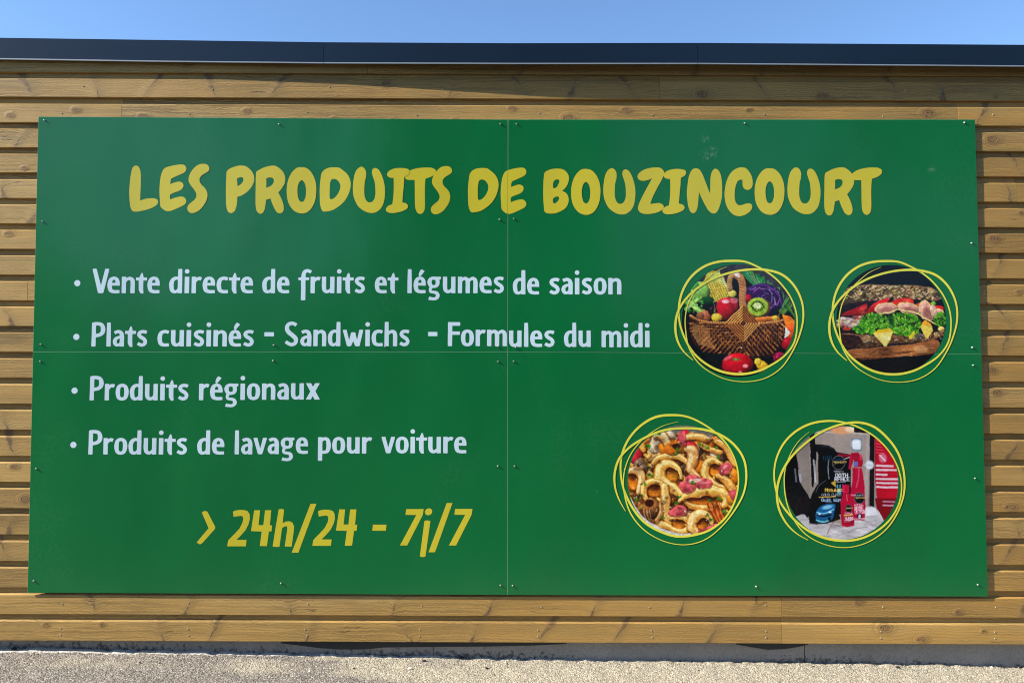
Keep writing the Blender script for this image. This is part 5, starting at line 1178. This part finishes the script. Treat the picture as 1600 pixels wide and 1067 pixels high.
LAB = ['round picture of a wicker basket of fruit and vegetables', 'round picture of a filled seeded sandwich', 'round picture of ribbon pasta with ham', 'round picture of car care bottles']
picture(pic_basket, 1040, 390, 4.85, 1153.3, 501, 88, 0)
picture(pic_sandwich, 1280, 390, 4.85, 1392.4, 499.5, 85.5, 1)
picture(pic_pasta, 940, 630, 4.638, 1067.3, 750.8, 86.5, 2)
picture(pic_bottles, 1200, 640, 4.64, 1314.9, 754.2, 88.5, 3)
# hand-drawn lemon rings round the pictures
def hoop(pts, ox, oy, k, closed, y0, y1, seam):
    P = crs(pts, closed, 10)
    if closed: P = np.vstack([P, P[:1]])
    T = np.gradient(P[:, :2], axis=0)
    if closed: T[0] = T[-1] = P[1, :2]-P[-2, :2]
    T /= np.linalg.norm(T, axis=1, keepdims=True); N = np.stack([-T[:, 1], T[:, 0]], 1)*P[:, 2:3]/2
    A = P[:, :2]+N; B = P[:, :2]-N; n = len(P); V = []; F = []
    cx, cz = un(ox+P[:, 0].mean()/k, oy+P[:, 1].mean()/k)
    for i in range(n):
        yy = y0+(y1-y0)*i/(n-1)
        for q in (A[i], B[i]):
            x, z = un(ox+q[0]/k, oy+q[1]/k); V.append((x-cx, yy, z-cz))
    for i in range(n-1): F.append((2*i, 2*i+1, 2*i+3, 2*i+2))
    o = mesh_obj('yellow_ring', V, F, RINGY, sgn); o.location = (cx, 0, cz)
    bm = bmesh.new(); bm.from_mesh(o.data)
    for fc in bm.faces:
        fc.normal_update()
        if fc.normal.y > 0: fc.normal_flip()
    bm.to_mesh(o.data); bm.free()
    if seam: cut_gap(o.data, 2, un(1200, 552)[1]-cz, GAP*.6)
A1 = [(490,86,17),(600,92,15),(700,132,13),(780,178,12),(860,245,12),(940,350,11),(985,460,11),(996,570,11),(975,700,13),(910,795,13),(820,862,15),(700,920,17),(570,943,18),(430,925,18),(310,868,17),(210,780,16),(140,660,15),(104,540,14),(102,420,16),(130,310,17),(195,205,18),(290,130,18),(390,95,18)]
B1 = [(465,130,2),(380,168,4),(300,232,6),(225,310,7),(170,410,8),(148,520,8),(152,620,9),(175,740,10),(250,860,8),(350,935,6),(470,985,6),(610,1000,6),(750,975,7),(870,900,8),(950,790,10),(1010,660,12),(1042,520,14),(1030,390,15),(970,270,17),(880,190,18),(760,155,18),(620,153,17),(480,178,16),(350,225,16),(230,300,16),(140,390,16),(90,480,17),(73,590,18),(90,690,16),(135,770,11),(208,838,5)]
for ox, oy, dx in ((1040, 390, 0), (1280, 390, 2)):
    hoop([(x+dx, y+dx, w_) for x, y, w_ in A1], ox, oy, 4.85, True, -.0010, -.0010, True); hoop([(x+dx, y+dx*2, w_) for x, y, w_ in B1], ox, oy, 4.85, False, -.0014, -.0020, True)
A3 = [(500,85,17),(620,97,14),(740,152,12),(860,242,12),(940,350,11),(983,470,11),(990,590,11),(960,720,13),(890,835,14),(780,918,15),(660,955,16),(540,962,17),(420,925,17),(310,860,17),(220,750,16),(160,620,15),(138,500,13),(145,380,15),(195,260,16),(285,160,17),(390,100,18)]
B3 = [(557,132,2),(440,165,4),(320,242,6),(225,345,7),(170,470,8),(158,600,9),(200,775,10),(280,890,8),(380,965,6),(500,1012,6),(620,1022,6),(740,990,7),(850,910,8),(955,785,11),(1028,650,13),(1048,520,15),(1028,400,16),(960,300,17),(860,228,17),(740,190,17),(600,180,16),(450,195,16),(320,245,16),(200,320,16),(125,405,16),(94,510,16),(98,610,13),(128,700,9),(173,780,4)]
hoop(A3, 940, 630, 4.638, True, -.0010, -.0010, False); hoop(B3, 940, 630, 4.638, False, -.0014, -.0020, False)
A4 = [(440,81,14),(540,90,12),(660,128,11),(780,200,11),(880,305,10),(945,430,10),(968,560,10),(945,690,12),(870,810,14),(760,895,15),(650,938,16),(530,948,17),(400,925,17),(280,868,16),(170,775,15),(90,670,14),(55,570,13),(44,450,12),(65,340,13),(120,235,15),(210,150,16),(320,98,16)]
B4 = [(300,158,2),(220,230,4),(160,325,6),(122,440,7),(118,560,8),(140,690,9),(190,800,9),(260,890,8),(350,950,6),(470,990,6),(600,994,6),(740,950,7),(860,860,9),(940,740,11),(985,600,13),(983,450,15),(940,310,16),(860,200,17),(760,120,17),(650,92,17),(520,108,15),(380,165,15),(250,260,15),(150,365,16),(88,480,16),(64,590,17),(78,715,16),(135,825,13),(210,898,8),(290,943,4)]
hoop(A4, 1200, 640, 4.64, True, -.0010, -.0010, False); hoop(B4, 1200, 640, 4.64, False, -.0014, -.0020, False)

# ------------------------------------------------------------------ what the glossy sheets mirror: unseen trees added across the yard
def unseen_trees():
    V = []; F = []; r = np.random.default_rng(21)
    crowns = []
    for x in np.arange(-75, 76, 3.4): crowns.append((x+r.uniform(-1, 1), -30+r.uniform(-3, 3), 2.4, r.uniform(2.6, 3.4), r.uniform(2.8, 3.6)))
    for x, z, a, b in [(-2.0, 7.5, 4.6, 5.0), (1.5, 9.5, 4.2, 5.5), (-3.5, 12, 4.0, 4.5), (2, 15, 4, 4), (16, 10.5, 4.2, 3.4), (19, 12.5, 5, 5), (-24, 6, 6, 5), (-30, 9, 6, 6)]: crowns.append((x, -25, z, a, b))
    for (cx, cy, cz, a, b) in crowns:
        n = int(170*a)
        for i in range(n):
            d = r.normal(size=3); d /= np.linalg.norm(d); q = r.uniform(.55, 1.08); p = np.array([cx, cy, cz])+d*np.array([a, a*.8, b])*q
            u_ = r.normal(size=3); u_ /= np.linalg.norm(u_); v_ = np.cross(u_, r.normal(size=3)); v_ /= np.linalg.norm(v_); s_ = r.uniform(.28, .6); k = len(V)
            V.extend([p-u_*s_, p+v_*s_*.6, p+u_*s_, p-v_*s_*.6]); F.append((k, k+1, k+2, k+3))
    for x in (-1.5, 2.0, 17):
        k = len(V)
        for z, rr in ((-.3, .45), (9, .2)): V.extend([np.array([x+rr*math.cos(t), -25+rr*math.sin(t), z]) for t in np.linspace(0, 6.28, 8, endpoint=False)])
        for i in range(8): F.append((k+i, k+(i+1) % 8, k+8+(i+1) % 8, k+8+i))
    o = mesh_obj('unseen_trees', V, F, simple('unseen_tree_leaves', (.035, .06, .02), .7, 0., .5, 2.)); o['kind'] = 'stuff'; o['label'] = 'dark belt of unseen trees added for the sign to mirror'
unseen_trees()
